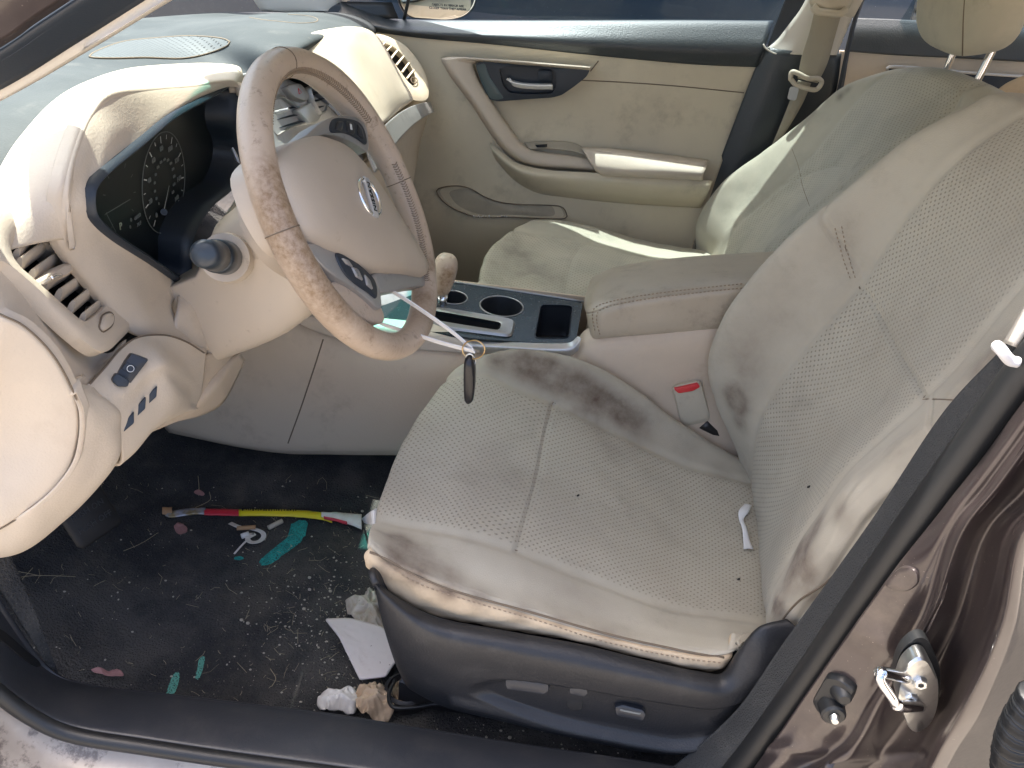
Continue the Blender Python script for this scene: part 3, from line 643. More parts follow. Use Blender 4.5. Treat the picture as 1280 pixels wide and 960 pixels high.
def button(name, P, h, mt, par, b_, nrm=swn, smoothp=False, r=.25, lift=.0):
    Q = [V((p[0], p[1], 0)) for p in P]; Q = sloop(Q, 48) if smoothp else rloop(Q, r, 4, 48)
    c = hit(b_, sum(p[0] for p in P)/len(P), sum(p[1] for p in P)/len(P)); c = c+nrm*h
    L = [WPL(q.x, q.y, c, nrm) for q in Q]; cc = cen(L)
    return lofto(name, [off(L, -nrm*(h+.006)), off(L, -nrm*.003), [p.lerp(cc, .05)-nrm*.0005 for p in L], [p.lerp(cc, .14) for p in L]], mt, par, cap1=True)
b1 = button('seat_switch', [(630, 851), (640, 846), (655, 847), (686, 852), (687, 864), (680, 869), (632, 862)], .013, M['switch'], trm, TB)
for k in range(5):
    x = 631+k*3.2; p = W(x, 849+k*.3, y=b1.data.vertices[-1].co.y+ORG[b1].y-.003); q = W(x+.5, 861+k*.3, y=b1.data.vertices[-1].co.y+ORG[b1].y-.003)
b2 = button('seat_switch', [(713, 853), (733, 855), (735, 868), (730, 872), (711, 868)], .014, M['switch'], trm, TB)
button('switch_well', [(710, 866), (730, 868), (728, 888), (716, 890), (708, 884)], .0015, M['void'], trm, TB)
b3 = button('seat_switch', [(768, 884), (778, 881), (804, 888), (808, 894), (804, 902), (770, 895)], .011, M['switch'], trm, TB)
b4 = button('switch_line', [(775, 886.5), (802, 892), (801, 894), (774, 888.5)],   .0118, M['dim'], b3, TB)
# seat rail, bracket and bolt
rl = W(508, 864, z=.315)
bo = MB(); nseg = 28
L1 = [rl+V((math.cos(a)*.030, math.sin(a)*.026, .006)) for a in [2*math.pi*k/32 for k in range(32)]]
lofto('rail_bracket', [off(L1, (0, 0, -.02)), L1, [p.lerp(cen(L1), .16)+V((0, 0, .003)) for p in L1], [p.lerp(cen(L1), .3)+V((0, 0, -.006)) for p in L1], [p.lerp(cen(L1), .8)+V((0, 0, -.006)) for p in L1]], M['seatblack'], ds, cap1=True)
wsh = cyl(MB(), rl, rl+V((0, 0, .003)), .019, .019, 28, bev=.001).build('washer', M['rust'], ds, angle=40)
cyl(MB(), rl+V((0, 0, .003)), rl+V((0, 0, .011)), .0095, .009, 6, bev=.001).build('bolt', M['rust'], wsh, angle=40)
cyl(MB(), rl+V((0, 0, .011)), rl+V((0, 0, .0113)), .004, .004, 6).build('bolt_recess', M['void'], wsh)
tubeo('rail_wire', curve([W(494, 850, z=.33), W(486, 868, z=.33), W(492, 884, z=.335), W(520, 884, z=.335), W(545, 880, z=.335), W(570, 886, z=.335), W(600, 895, z=.33)], 40), .0028, M['rubber'], ds)
bx = MB(); box(bx, (.36, -.56, .335), .50, .035, .05, bev=.004); bx.build('seat_rail', M['seatblack'], ds, angle=40)
bx = MB(); box(bx, (.36, -.20, .335), .50, .035, .05, bev=.004); bx.build('seat_rail', M['seatblack'], ds, angle=40)
bx = MB(); box(bx, (.36, -.38, .42), .42, .36, .10, bev=.02); bx.build('seat_frame', M['seatblack'], ds, angle=40)
# belt buckle by the driver seat
bk_ = thing('seat_belt_buckle', 'cream seat belt buckle with red release button beside the driver cushion', 'seat belt buckle', W(868, 530, y=-.13))
Lb = rloop([W(840, 484, y=-.135), W(876, 476, y=-.135), W(888, 520, y=-.13), W(887, 527, y=-.13), W(856, 534, y=-.13), W(850, 526, y=-.13)], .2, 4, 60)
nb = V((-.1, -1, .25)).normalized()
lofto('buckle_body', [off(Lb, -nb*.022), off(Lb, -nb*.002), [p.lerp(cen(Lb), .06)+nb*.001 for p in Lb], [p.lerp(cen(Lb), .3)+nb*.003 for p in Lb]], M['beltplastic'], bk_, cap0=True, cap1=True)
pq = W(860, 484, y=-.137)
Lr = rloop([WPL(a, b, pq, nb) for a, b in [(841.5, 485), (872, 478), (875, 483), (866, 488), (848, 491)]], .25, 4, 40)
lofto('red_release_button', [off(Lr, -nb*.006), off(Lr, nb*.0032), [p.lerp(cen(Lr), .12)+nb*.004 for p in Lr]], M['redb'], bk_, cap1=True)
tubeo('buckle_stalk', curve([W(878, 528, y=-.125), W(905, 548, y=-.12), W(925, 590, y=-.12)], 12), .011, M['rubber'], bk_, seg=12)
# ================================================================== PASSENGER SEAT
psn = thing('passenger_seat', 'far front seat in greyish beige fabric, sunlit on its outer bolster, with raised headrest', 'car seat', (.35, .37, .3))
PGr = WG([
 [(596,366,.16),(600,348,.22),(612,312,.37),(640,286,.50),(658,279,.56)],
 [(632,385,.16),(636,366,.22),(650,325,.37),(672,291,.50),(688,276,.56)],
 [(703,395,.16),(705,374,.22),(714,328,.37),(730,303,.50),(742,284,.57)],
 [(780,400,.16),(782,380,.22),(790,338,.37),(800,320,.50),(806,303,.57)],
 [(870,405,.16),(872,385,.22),(880,345,.37),(890,332,.50),(890,316,.57)]])
PGr = [[p+V((.05, 0, -.12)) for p in PGr[0]], [p+V((.008, 0, -.05)) for p in PGr[0]]]+PGr+[[p+V((.08, 0, -.01)) for p in PGr[-1]]]
PGr = [[r[0]+V((0, -.015, -.10)), r[0]+V((0, -.01, -.03))]+r+[r[-1]+V((0, .025, -.02)), r[-1]+V((0, .03, -.10))] for r in PGr]
pc, _, _ = patch('cushion', PGr, M['fabricp'], psn, 140, 140, thick=.004,
   disp=lambda s, t, p: -.004*math.exp(-((t*8-3)/.08)**2)-.004*math.exp(-((t*8-5)/.08)**2)-(.004*math.exp(-((s*7-4)/.05)**2) if 3 < t*8 < 5 else 0)+.003*mnoise.noise(p*9)+.002*mnoise.noise(p*25), perf=lambda s, t: 1.0 if 3.05 < t*8 < 4.95 else 0.0)
PCB = bvh(pc)
add_dirt(pc, PCB, [(650, 320, .05, .6), (670, 340, .04, .5), (640, 300, .03, .4), (690, 350, .04, .4)])
seam('seam', PCB, [(714, 303), (713, 330), (709, 350), (706, 374)], .001, M['seam'], pc, lift=-.001)
PB2 = [
 [(870,318,.60),(903,318,.52),(930,325,.37),(960,330,.22),(995,338,.14)],
 [(872,278,.60),(922,280,.52),(962,288,.37),(1000,278,.22),(1040,292,.145)],
 [(903,231,.60),(970,238,.52),(1010,243,.37),(1044,240,.22),(1088,244,.145)],
 [(958,188,.60),(1012,195,.52),(1055,198,.37),(1092,203,.22),(1132,204,.15)],
 [(1008,148,.595),(1048,150,.52),(1092,153,.37),(1140,168,.22),(1178,168,.155)],
 [(1050,112,.58),(1083,110,.51),(1135,117,.37),(1187,140,.235),(1218,146,.17)],
 [(1082,97,.56),(1112,90,.49),(1160,93,.37),(1205,112,.27),(1232,130,.2)]]
PBv = WG(PB2)
PBv = [[p+V((-.005, 0, -.08)) for p in PBv[0]]]+PBv+[[p+V((.04, 0, .012)) for p in PBv[-1]], [p+V((.11, 0, -.01)) for p in PBv[-1]]]
PBv = [[r[0]+V((.12, .012, 0)), r[0]+V((.035, .015, 0))]+r+[r[-1]+V((.035, -.02, 0)), r[-1]+V((.13, -.015, 0))] for r in PBv]
def pbd(s, t, p):
    r = s*9; c = t*8
    d = -.004*math.exp(-((c-3)/.07)**2)-.005*math.exp(-((c-5)/.07)**2)
    if 3 < c < 5: d -= .004*math.exp(-((r-3.2-.6*math.cos((c-4)*1.6))/.06)**2)
    return d+.002*mnoise.noise(p*9)+.001*mnoise.noise(p*30)
pb, _, _ = patch('backrest', PBv, M['fabricp'], psn, 160, 150, thick=.004, disp=pbd, perf=lambda s, t: 1.0 if 3.05 < t*8 < 4.95 else 0.0)
PBB = bvh(pb)
add_dirt(pb, PBB, [(1050, 120, .01, .8), (1060, 112, .008, .7), (905, 262, .02, .3), (1000, 260, .05, .3)])
seam('seam', PBB, [(990, 186), (998, 208), (1003, 232), (1012, 258)], .0012, M['seam'], pb, lift=-.001)
stitchseam('stitching', PBB, [(1000, 318), (1040, 290), (1090, 246), (1130, 208), (1170, 178)], psn, mat_=M['seam'])
hc = W(1214, -16, y=.37)
def superell(c, a, b, h, X, Y, Z, e=.55, nu=40, nv=24, fn=None):
    vs = []; fs = []
    sg = lambda x, e_: math.copysign(abs(x)**e_, x)
    for i in range(nv+1):
        ph = -math.pi/2+math.pi*i/nv
        for j in range(nu):
            th = 2*math.pi*j/nu
            p = V((sg(math.cos(ph), e)*sg(math.cos(th), e), sg(math.cos(ph), e)*sg(math.sin(th), e), sg(math.sin(ph), e)))
            if fn: p = fn(p)
            vs.append(c+X*p.x*a+Y*p.y*b+Z*p.z*h)
    for i in range(nv):
        for j in range(nu): fs.append((i*nu+j, i*nu+(j+1) % nu, (i+1)*nu+(j+1) % nu, (i+1)*nu+j))
    return vs, fs
Xh = V((.96, 0, .26)).normalized(); Zh = V((-.26, 0, .96)); Yh = V((0, 1, 0))
vs, fs = superell(hc, .058, .135, .105, Xh, Yh, Zh, .6, fn=lambda p: V((p.x*(1-.15*p.z), p.y*(1+.06*p.z), p.z)))
hr = build('headrest', vs, fs, M['fabricp'], psn)
HRB = bvh(hr)
seam('seam', HRB, [(1206, -5), (1204, 30), (1203, 70)], .0012, M['seam'], hr, lift=.0)
for (ax_, ay_, bx_, by_, yy) in ((1193, 62, 1177, 102, .43), (1236, 72, 1211, 122, .31)):
    p, q = W(ax_, ay_, y=yy), W(bx_, by_, y=yy)
    cyl(MB(), q, p+(p-q)*.6, .0065, seg=18).build('headrest_post', M['chrome'], psn, angle=40)
    k = box(MB(), q+V((.002, 0, -.001)), .034, .032, .014, bev=.004).build('post_collar', M['beltplastic'], psn, angle=50)
bx = MB(); box(bx, (.38, .37, .42), .46, .38, .16, bev=.02); bx.build('seat_frame', M['seatblack'], psn, angle=40)
# ================================================================== CENTRE CONSOLE
cn = thing('centre_console', 'tan centre console with black cup holder plate and padded taupe armrest between the seats', 'centre console', (.25, 0, .3))
SP = WG([
 [(215,372,-.10),(330,385,-.10),(375,404,-.10),(440,425,-.10),(560,437,-.10),(660,447,-.10),(712,445,-.10),(738,424,-.10),(800,413,-.10),(905,402,-.10),(1010,392,-.10)],
 [(213,420,-.118),(322,420,-.118),(370,435,-.118),(436,452,-.118),(556,462,-.118),(657,470,-.118),(712,468,-.118),(740,452,-.118),(802,442,-.118),(907,430,-.118),(1014,425,-.118)],
 [(210,480,-.128),(315,482,-.128),(362,492,-.128),(430,500,-.128),(550,510,-.128),(652,520,-.128),(710,525,-.128),(745,520,-.128),(805,515,-.128),(910,500,-.128),(1018,495,-.128)],
 [(205,528,-.135),(290,546,-.135),(355,555,-.135),(425,556,-.135),(545,560,-.135),(648,585,-.135),(708,600,-.135),(748,610,-.135),(808,605,-.135),(913,600,-.135),(1020,590,-.135)]])
SP.append([p+V((0, .01, -.03)) for p in SP[-1]])
SP = [[p+V((0, .03, .006)) for p in SP[0]]]+SP
cs, _, _ = patch('side_panel', SP, M['dashlow'], cn, 60, 120, thick=.004, disp=lambda s, t, p: .0015*mnoise.noise(p*6)+.002*max(0, mnoise.noise(p*2)))
CSB = bvh(cs)
seam('panel_seam', CSB, [(404, 424), (392, 462), (376, 510), (360, 554)], .0012, M['seam'], cs, lift=0)
# cream wing ahead of the plate and its silver edge
sf, _, _ = patch('side_wing', WG([[(350,392,-.105),(372,404,-.108),(405,418,-.108),(455,430,-.108),(520,437,-.108),(575,441,-.108),(600,441,-.108)], [(368,386,-.10),(384,394,-.104),(412,400,-.106),(455,408,-.106),(520,416,-.105),(572,424,-.103),(600,433,-.103)], [(385,378,-.07),(400,382,-.075),(425,388,-.08),(465,396,-.08),(520,402,-.08),(572,410,-.08),(600,418,-.08)]]), M['column'], cn, 20, 50, thick=.003)
ed = [[(575,423,-.098),(600,425,-.098),(650,428,-.098),(690,429,-.098),(712,428,-.098),(722,420,-.096)], [(578,431,-.108),(600,433,-.108),(650,436,-.108),(690,439,-.108),(714,437,-.108),(726,424,-.104)], [(585,437,-.104),(602,441,-.104),(650,444,-.104),(690,447,-.104),(711,446,-.104),(723,438,-.104)]]
patch('silver_edge', WG(ed), M['silverlight'], cn, 14, 40, thick=.003)
# console plate (z about .615) with cup holders, bin and selector gate cut out of it
ZP = .618
def ZL(P, z=ZP): return [W(a_, b_, z=z) for a_, b_ in P]
import bmesh
def plate_with_holes(name, outer, holes, z0, th, mt, parent):
    bm = bmesh.new()
    def ring(L):
        vs = [bm.verts.new((p.x, p.y, z0)) for p in L]; return [bm.edges.new((vs[i], vs[(i+1) % len(vs)])) for i in range(len(vs))]
    es = ring(outer)
    for h in holes: es += ring(h)
    bmesh.ops.triangle_fill(bm, edges=es, use_beauty=True)
    # remove fill inside the holes
    def inside(p, L):
        c = False; n = len(L)
        for i in range(n):
            a_, b_ = L[i], L[(i+1) % n]
            if (a_.y > p.y) != (b_.y > p.y) and p.x < (b_.x-a_.x)*(p.y-a_.y)/(b_.y-a_.y)+a_.x: c = not c
        return c
    kill = [f for f in bm.faces if any(inside(f.calc_center_median(), h) for h in holes) or not inside(f.calc_center_median(), outer)]
    bmesh.ops.delete(bm, geom=kill, context='FACES_ONLY')
    vs = [v.co.copy() for v in bm.verts]; fs = []
    bm.verts.index_update()
    for f in bm.faces:
        idx = [v.index for v in f.verts]
        if f.normal.z < 0: idx = idx[::-1]
        fs.append(idx)
    bm.free(); mb = MB(); mb.add(vs, fs)
    for L in [outer]+holes: loft(mb, [[V((p.x, p.y, z0)) for p in L], [V((p.x, p.y, z0-th)) for p in L]])
    return mb.build(name, mt, parent, angle=30)
outer = rloop([W(470, 385, z=ZP), W(560, 352, z=ZP), W(729, 377, z=ZP), W(719, 431, z=ZP), W(600, 424, z=ZP), W(455, 402, z=ZP)], .08, 3, 120)
def circ(c, r, n=48, sx=1): return [c+V((math.cos(2*math.pi*k/n)*r*sx, math.sin(2*math.pi*k/n)*r, 0)) for k in range(n)]
cup1 = circ(W(627, 383, z=ZP), .0385); cup2 = circ(W(566, 372, z=ZP), .026)
bnL = rloop(ZL([(676, 381), (716, 382), (711, 423), (668, 423)]), .18, 4, 48)
gate = rloop(ZL([(540, 390), (560, 393), (627, 405), (624, 415), (556, 404), (534, 400)]), .3, 4, 48)
cp = plate_with_holes('console_plate', outer, [cup1, cup2, bnL, gate], ZP, .004, M['consoletop'], cn)
for L in (cup1, cup2):
    cc = cen(L)
    h = lofto('cup_holder', [L, [cc+(p-cc)*.94+V((0, 0, -.012)) for p in L], [cc+(p-cc)*.88+V((0, 0, -.065)) for p in L], [cc+(p-cc)*.78+V((0, 0, -.07)) for p in L]], M['black'], cn, cap1=True)
    tubeo('chrome_rim', off(L, (0, 0, .0006)), .0013, M['silver'], h, closed=True, seg=6)
cc = cen(bnL)
bb = lofto('storage_bin', [bnL, off(bnL, (0, 0, -.05)), [cc+(p-cc)*.92+V((0, 0, -.06)) for p in bnL]], M['black'], cn, cap1=True)
tubeo('bin_rim', off(bnL, (0, 0, .0004)), .0011, M['bezel'], bb, closed=True, seg=6)
cc = cen(gate)
gt = lofto('selector_gate', [off(gate, (0, 0, .002)), off(gate, (0, 0, -.010)), [cc+(p-cc)*.9+V((0, 0, -.016)) for p in gate]], M['void'], cn, cap1=True)
sur_o = rloop(ZL([(528, 385), (560, 387), (645, 401), (640, 422), (560, 412), (520, 402)], ZP+.001), .2, 4, 48)
gate2 = resample(gate, 48); 
# match start points
def align(A, B):
    k = min(range(len(B)), key=lambda i: (B[i]-A[0]).length); return B[k:]+B[:k]
sur_i = align(sur_o, off(gate2, (0, 0, .001)))
if (sur_i[1]-sur_o[1]).length > (sur_i[-1]-sur_o[1]).length: sur_i = [sur_i[0]]+sur_i[1:][::-1]
lofto('gate_surround', [sur_o, off([p.lerp(q, .12) for p, q in zip(sur_o, sur_i)], (0, 0, .004)), off([p.lerp(q, .8) for p, q in zip(sur_o, sur_i)], (0, 0, .004)), off(sur_i, (0, 0, .002))], M['silver'], gt)
dk = [(500, 396), (520, 402), (575, 413), (585, 420), (540, 416), (490, 404)]
# far wall of the console
patch('far_side_panel', [[V((x, .105, ZP-.001)) for x in (-.3, 0, .3, .55)], [V((x, .12, ZP-.10)) for x in (-.3, 0, .3, .55)], [V((x, .135, .3)) for x in (-.3, 0, .3, .55)]], M['dashlow'], cn, 8, 8, thick=.004, flip=True)
tubeo('far_trim', curve([W(556, 351, z=ZP+.001), W(600, 357, z=ZP+.001), (W(660, 366, z=ZP+.001)), W(730, 377, z=ZP+.001)], 20), .002, M['silver'], cn)
# armrest lid
def arm_section(k, xs):
    return None
AR = []
st = [ # per station: bottom near, side low, stitch, top near, top mid, top far, far down
 [(738,418,-.085),(735,405,-.085),(733,392,-.08),(731,385,-.06),(731,372,-.0),(738,350,.07),(741,358,.08)],
 [(745,423,-.105),(747,405,-.108),(745,390,-.100),(741,376,-.07),(752,350,.0),(760,337,.075),(764,345,.09)],
 [(765,422,-.108),(764,400,-.110),(770,380,-.104),(772,364,-.07),(785,342,.0),(800,328,.08),(806,336,.098)],
 [(812,418,-.108),(812,390,-.110),(815,371,-.104),(818,356,-.07),(835,337,.0),(850,322,.08),(856,331,.098)],
 [(880,413,-.108),(880,382,-.110),(882,363,-.104),(884,349,-.07),(895,332,.0),(905,318,.08),(910,327,.098)],
 [(960,407,-.108),(960,374,-.110),(961,356,-.104),(962,343,-.07),(970,328,.0),(985,313,.08),(990,322,.098)],
 [(1060,398,-.108),(1060,364,-.110),(1061,347,-.104),(1062,335,-.07),(1070,321,.0),(1080,308,.08),(1085,318,.098)]]
AR = WG(st)
AR = [[cen(AR[0]).lerp(p, .35)+V((.004, 0, 0)) for p in AR[0]]]+AR
AR = [[r[0]+V((.0, .03, 0))]+r+[r[-1]+V((0, -.0, -.04))] for r in AR]
al, _, _ = patch('armrest_lid', AR, M['armrest'], cn, 110, 110, thick=.004, disp=lambda s, t, p: -.0025*math.exp(-((t*8-3.05)/.06)**2)+.0015*mnoise.noise(p*10))
ALB = bvh(al)
stitchseam('stitching', ALB, [(750, 418), (746, 400), (750, 388), (770, 381), (815, 373), (882, 365), (930, 360)], al, r=.0008)
stitchseam('stitching', ALB, [(744, 413), (741, 396), (745, 384), (769, 376), (815, 368), (882, 360), (930, 355)], al, r=.0008)
bx = MB(); box(bx, (.56, 0, .56), .45, .19, .24, bev=.012); bx.build('console_box', M['dashlow'], cn, angle=50)
# gear selector: chrome collar and stained leather knob
gs = W(552, 398, y=0.01)
gtop = W(556, 330, y=.0)
ctrl = [gs+V((0, 0, -.03)), gs, gs.lerp(gtop, .38), gs.lerp(gtop, .42)]
tubeo('selector_stem', curve([gs+V((0, 0, -.03)), gs.lerp(gtop, .45)], 8), .0085, M['chrome'], cn, seg=16)
vs, fs = superell(gs.lerp(gtop, .80), .020, .021, .040, V((1, 0, -.1)).normalized(), V((0, 1, 0)), V((.1, 0, 1)).normalized(), .8, fn=lambda p: V((p.x*(1+.18*p.z), p.y*(1+.12*p.z), p.z)))
kn = build('selector_knob', vs, fs, M['leather'], cn)
KB = bvh(kn); add_dirt(kn, KB, [(556, 352, .012, 1.4), (560, 340, .012, 1.2), (552, 365, .01, 1)])
# ================================================================== STEERING WHEEL
ph = math.radians(29); ps = math.radians(-4)
WN = V((math.cos(ph)*math.cos(ps), math.cos(ph)*math.sin(ps), math.sin(ph)))
WU = V((0, 0, 1)).cross(WN).normalized(); WVv = WN.cross(WU)
WC = W(441, 260, y=-.37); RW = .164
whl = thing('steering_wheel', 'worn tan leather steering wheel with silver spokes, airbag cover and round chrome badge', 'steering wheel', WC)
def WP(px, py, h=0.0): return WPL(px, py, WC+WN*h, WN)
NR = 160; SG = 20
def rimpt(a): return WC+(WU*math.cos(a)+WVv*math.sin(a))*RW
mb = MB(); loops = []
for i in range(NR+1):
    a = 2*math.pi*i/NR; c = rimpt(a); rd = (c-WC).normalized(); L = []
    fat = 1+.16*(math.exp(-((math.cos(a)-math.cos(.75))/.25)**2) if math.sin(a) > 0 else 0)
    sm_ = 1-.05*(abs(math.sin((a-math.radians(50))*1)) < .02)
    for k in range(SG):
        b = 2*math.pi*k/SG; L.append(c+rd*math.cos(b)*.0155*fat+WN*math.sin(b)*.0172*fat)
    loops.append(L)
rim = loft(MB(), loops[:-1]+[loops[0]]).build('rim', M['leather'], whl)
RB = bvh(rim)
add_dirt(rim, RB, [(350, 250, .02, 1.3), (345, 225, .018, .8), (355, 280, .02, 1.2), (370, 310, .02, 1.2), (390, 345, .018, 1.2), (410, 370, .02, 1.0), (430, 390, .02, .8), (460, 405, .02, .7), (330, 200, .015, .4), (540, 330, .015, .8), (530, 370, .015, .9), (330, 130, .01, .2), (495, 425, .03, .4), (535, 395, .02, .6)])
for (a, b) in (((363, 66), (378, 88)), ((352, 289), (381, 279)), ((497, 228), (515, 222))):
    m0 = RB.ray_cast(CP, rayd((a[0]+b[0])/2, (a[1]+b[1])/2).normalized())[0]
    if m0 is None: continue
    q = m0-WC; q -= WN*q.dot(WN); an = math.atan2(q.dot(WVv), q.dot(WU)); c = rimpt(an); rd = (c-WC).normalized()
    fat = 1+.16*(math.exp(-((math.cos(an)-math.cos(.75))/.25)**2) if math.sin(an) > 0 else 0)
    tubeo('rim_seam', [c+rd*math.cos(t)*.0157*fat+WN*math.sin(t)*.0174*fat for t in [2*math.pi*k/32 for k in range(32)]], .0006, M['seam'], rim, closed=True, seg=5)
# herringbone stitching on the inner side of the rim
sti = MB()
for i in range(150):
    a = math.radians(-62)+i/149*math.radians(190)
    if 1.0 < math.degrees(a) < 24: continue
    c = rimpt(a); rd = (c-WC).normalized(); tg = WN.cross(rd)
    for sgn in (1, -1):
        b0 = math.pi*.80+sgn*.02; b1 = math.pi*.80+sgn*.22
        fat = 1+.16*(math.exp(-((math.cos(a)-math.cos(.75))/.25)**2) if math.sin(a) > 0 else 0)
        p = c+(rd*math.cos(b0)*.0158+WN*math.sin(b0)*.0175)*fat; q = c+(rd*math.cos(b1)*.0158+WN*math.sin(b1)*.0175)*fat+tg*.0022
        tube(sti, [p, q], .0008, seg=4)
sti.build('stitching', M['thread'], rim)
# airbag cover
AP = [(340, 205), (352, 186), (368, 176), (385, 170), (402, 170), (422, 178), (440, 193), (462, 222), (482, 252), (505, 288), (524, 318), (534, 338), (528, 346), (505, 342), (475, 340), (450, 334), (425, 320), (398, 308), (378, 293), (362, 268), (348, 238)]
Lp = sloop([WP(a, b, .012) for a, b in AP], 90)
cc = cen(Lp)
lofto('airbag_cover', [off([cc+(p-cc)*1.03 for p in Lp], -WN*.045), off(Lp, -WN*.006), [cc+(p-cc)*.985+WN*.002 for p in Lp], [cc+(p-cc)*.93+WN*.0085 for p in Lp], [cc+(p-cc)*.8+WN*.0145 for p in Lp], [cc+(p-cc)*.55+WN*.019 for p in Lp], [cc+(p-cc)*.25+WN*.021 for p in Lp], [cc+(p-cc)*.02+WN*.0215 for p in Lp]], M['airbag'], whl, cap1=True, angle=60)
# badge
bc = WP(462, 247, .034)
bd = tubeo('badge_ring', [bc+(WU*math.cos(a)+WVv*math.sin(a))*.0205 for a in [2*math.pi*k/40 for k in range(40)]], .0026, M['chrome'], whl, closed=True, seg=8)
BX = (WP(458, 228)-WP(468, 266)).normalized(); BY = WN.cross(BX)
k = MB(); box(k, bc+WN*.001, .046, .0115, .004, ax=(BX, BY, WN), bev=.0008); k.build('badge_bar', M['silverlight'], bd, angle=40)
textm('badge_lettering', 'NISSAN', .0088, bc+WN*.0034, BX, BY, M['void'], bd, sx=1.15)
# spokes (left and right pods with buttons, lower bridge)
def wloft(name, P, h0, h1, mt, par, bev=.06, smoothp=True, n=60, r=.2):
    Q = [WP(a, b, h1) for a, b in P]; Q = sloop(Q, n) if smoothp else rloop(Q, r, 4, n); cc = cen(Q)
    return lofto(name, [off(Q, -WN*(h1-h0)), off(Q, -WN*.002), [cc+(p-cc)*(1-bev*.4)-WN*.0004 for p in Q], [cc+(p-cc)*(1-bev) for p in Q], [cc+(p-cc)*.4+WN*.0005 for p in Q]], mt, par, cap1=True, angle=60)
lsp = wloft('left_spoke', [(384, 306), (398, 305), (420, 312), (445, 328), (462, 342), (474, 358), (478, 380), (474, 386), (458, 372), (440, 358), (420, 346), (402, 330)], -.016, .012, M['silver'], whl)
lsp['label'] = 'silver spoke with dark control buttons nearest the open door'; lsp.name = 'spoke'
wloft('button_pod', [(421, 316), (438, 322), (458, 338), (470, 352), (472, 372), (462, 366), (440, 350), (428, 336)], .006, .0145, M['bezel'], lsp)
for P in ([(428, 322), (436, 325), (442, 334), (434, 330)], [(440, 333), (448, 336), (455, 351), (446, 346)], [(456, 342), (463, 350), (467, 362), (459, 356)]):
    wloft('button', P, .012, .0165, M['silver'], lsp, smoothp=False)
wloft('button_mark', [(443, 336), (446, 337.5), (450, 346), (447, 345)], .015, .0170, M['dim'], lsp, smoothp=False)
rsp = wloft('spoke', [(366, 178), (384, 168), (400, 154), (418, 145), (436, 144), (452, 149), (460, 162), (462, 186), (456, 188), (440, 178), (420, 170), (398, 168), (380, 173)], -.016, .010, M['silver'], whl)
wloft('button_pod', [(418, 148), (436, 148), (450, 153), (457, 164), (459, 180), (446, 172), (432, 166), (414, 164)], .004, .0125, M['bezel'], rsp)
for P in ([(422, 151), (430, 151), (428, 163), (420, 162)], [(434, 151), (443, 153), (444, 168), (435, 165)], [(447, 154), (453, 160), (456, 174), (449, 170)]):
    wloft('button', P, .010, .0145, M['switch'], rsp, smoothp=False)
wloft('button_mark', [(437, 154), (440, 155), (441, 163), (438, 162)], .012, .0150, M['tick'], rsp, smoothp=False)
lb = wloft('spoke', [(468, 342), (490, 339), (515, 341), (538, 347), (536, 356), (522, 358), (505, 361), (490, 364), (476, 364)], -.012, .008, M['silver'], whl, bev=.1)
lb['label'] = 'lower silver spoke with the white strap looped round it'
ls2 = wloft('grip_bridge', [(430, 350), (446, 360), (462, 372), (476, 382), (482, 398), (474, 404), (450, 396), (430, 378), (415, 355)], -.014, .006, M['leather'], whl, bev=.12)
# hub housing behind the wheel
hubL = sloop([WP(a, b, -.02) for a, b in [(345, 200), (370, 176), (400, 175), (430, 200), (460, 250), (490, 300), (500, 330), (470, 340), (440, 345), (405, 330), (375, 305), (350, 260)]], 60)
cc = cen(hubL)
lofto('hub_housing', [off(hubL, -WN*.05), hubL, [cc+(p-cc)*.9+WN*.012 for p in hubL]], M['airbag'], whl, cap0=True, cap1=True)
# ================================================================== STEERING COLUMN
scn = thing('steering_column', 'cream steering column shroud with a black stalk, reaching from dashboard to wheel', 'steering column', WC-WN*.12)
Ax = -WN; 
def csec(s, hw, top, bot, e=.35, n=48, du=0.0):
    c = WC+Ax*s+WU*du; L = []
    for k in range(n):
        a = 2*math.pi*k/n; x = math.copysign(abs(math.cos(a))**e, math.cos(a)); y = math.copysign(abs(math.sin(a))**e, math.sin(a))
        L.append(c+WU*x*hw+WVv*(y*(top if y > 0 else bot)))
    return L
lofto('column_shroud', [csec(.046, .056, .052, .062, .8), csec(.052, .062, .060, .070, .7), csec(.066, .068, .066, .078, .6), csec(.10, .071, .058, .094, .5, du=.003), csec(.14, .069, .048, .104, .45, du=.004), csec(.165, .066, .030, .108, .45, du=.006), csec(.195, .062, .006, .112, .45, du=.010), csec(.30, .058, .0, .115, .45, du=.014)], M['column'], scn, cap0=True, angle=60)
# circular back cover with pale edge just behind the wheel
RCc = WC+Ax*.036-WVv*.030
rg = [RCc+(WU*math.cos(a)+WVv*math.sin(a))*.080 for a in [2*math.pi*k/80 for k in range(80)]]
cv_ = lofto('wheel_back_cover', [[p+Ax*.026-(p-RCc).normalized()*.02 for p in rg], rg, [p-Ax*.004-(p-RCc).normalized()*.006 for p in rg], [RCc-Ax*.006+(p-RCc)*.5 for p in rg]], M['column'], scn, cap1=True, angle=60)
tubeo('cover_edge', rg, .0022, M['white'], cv_, closed=True, seg=8)
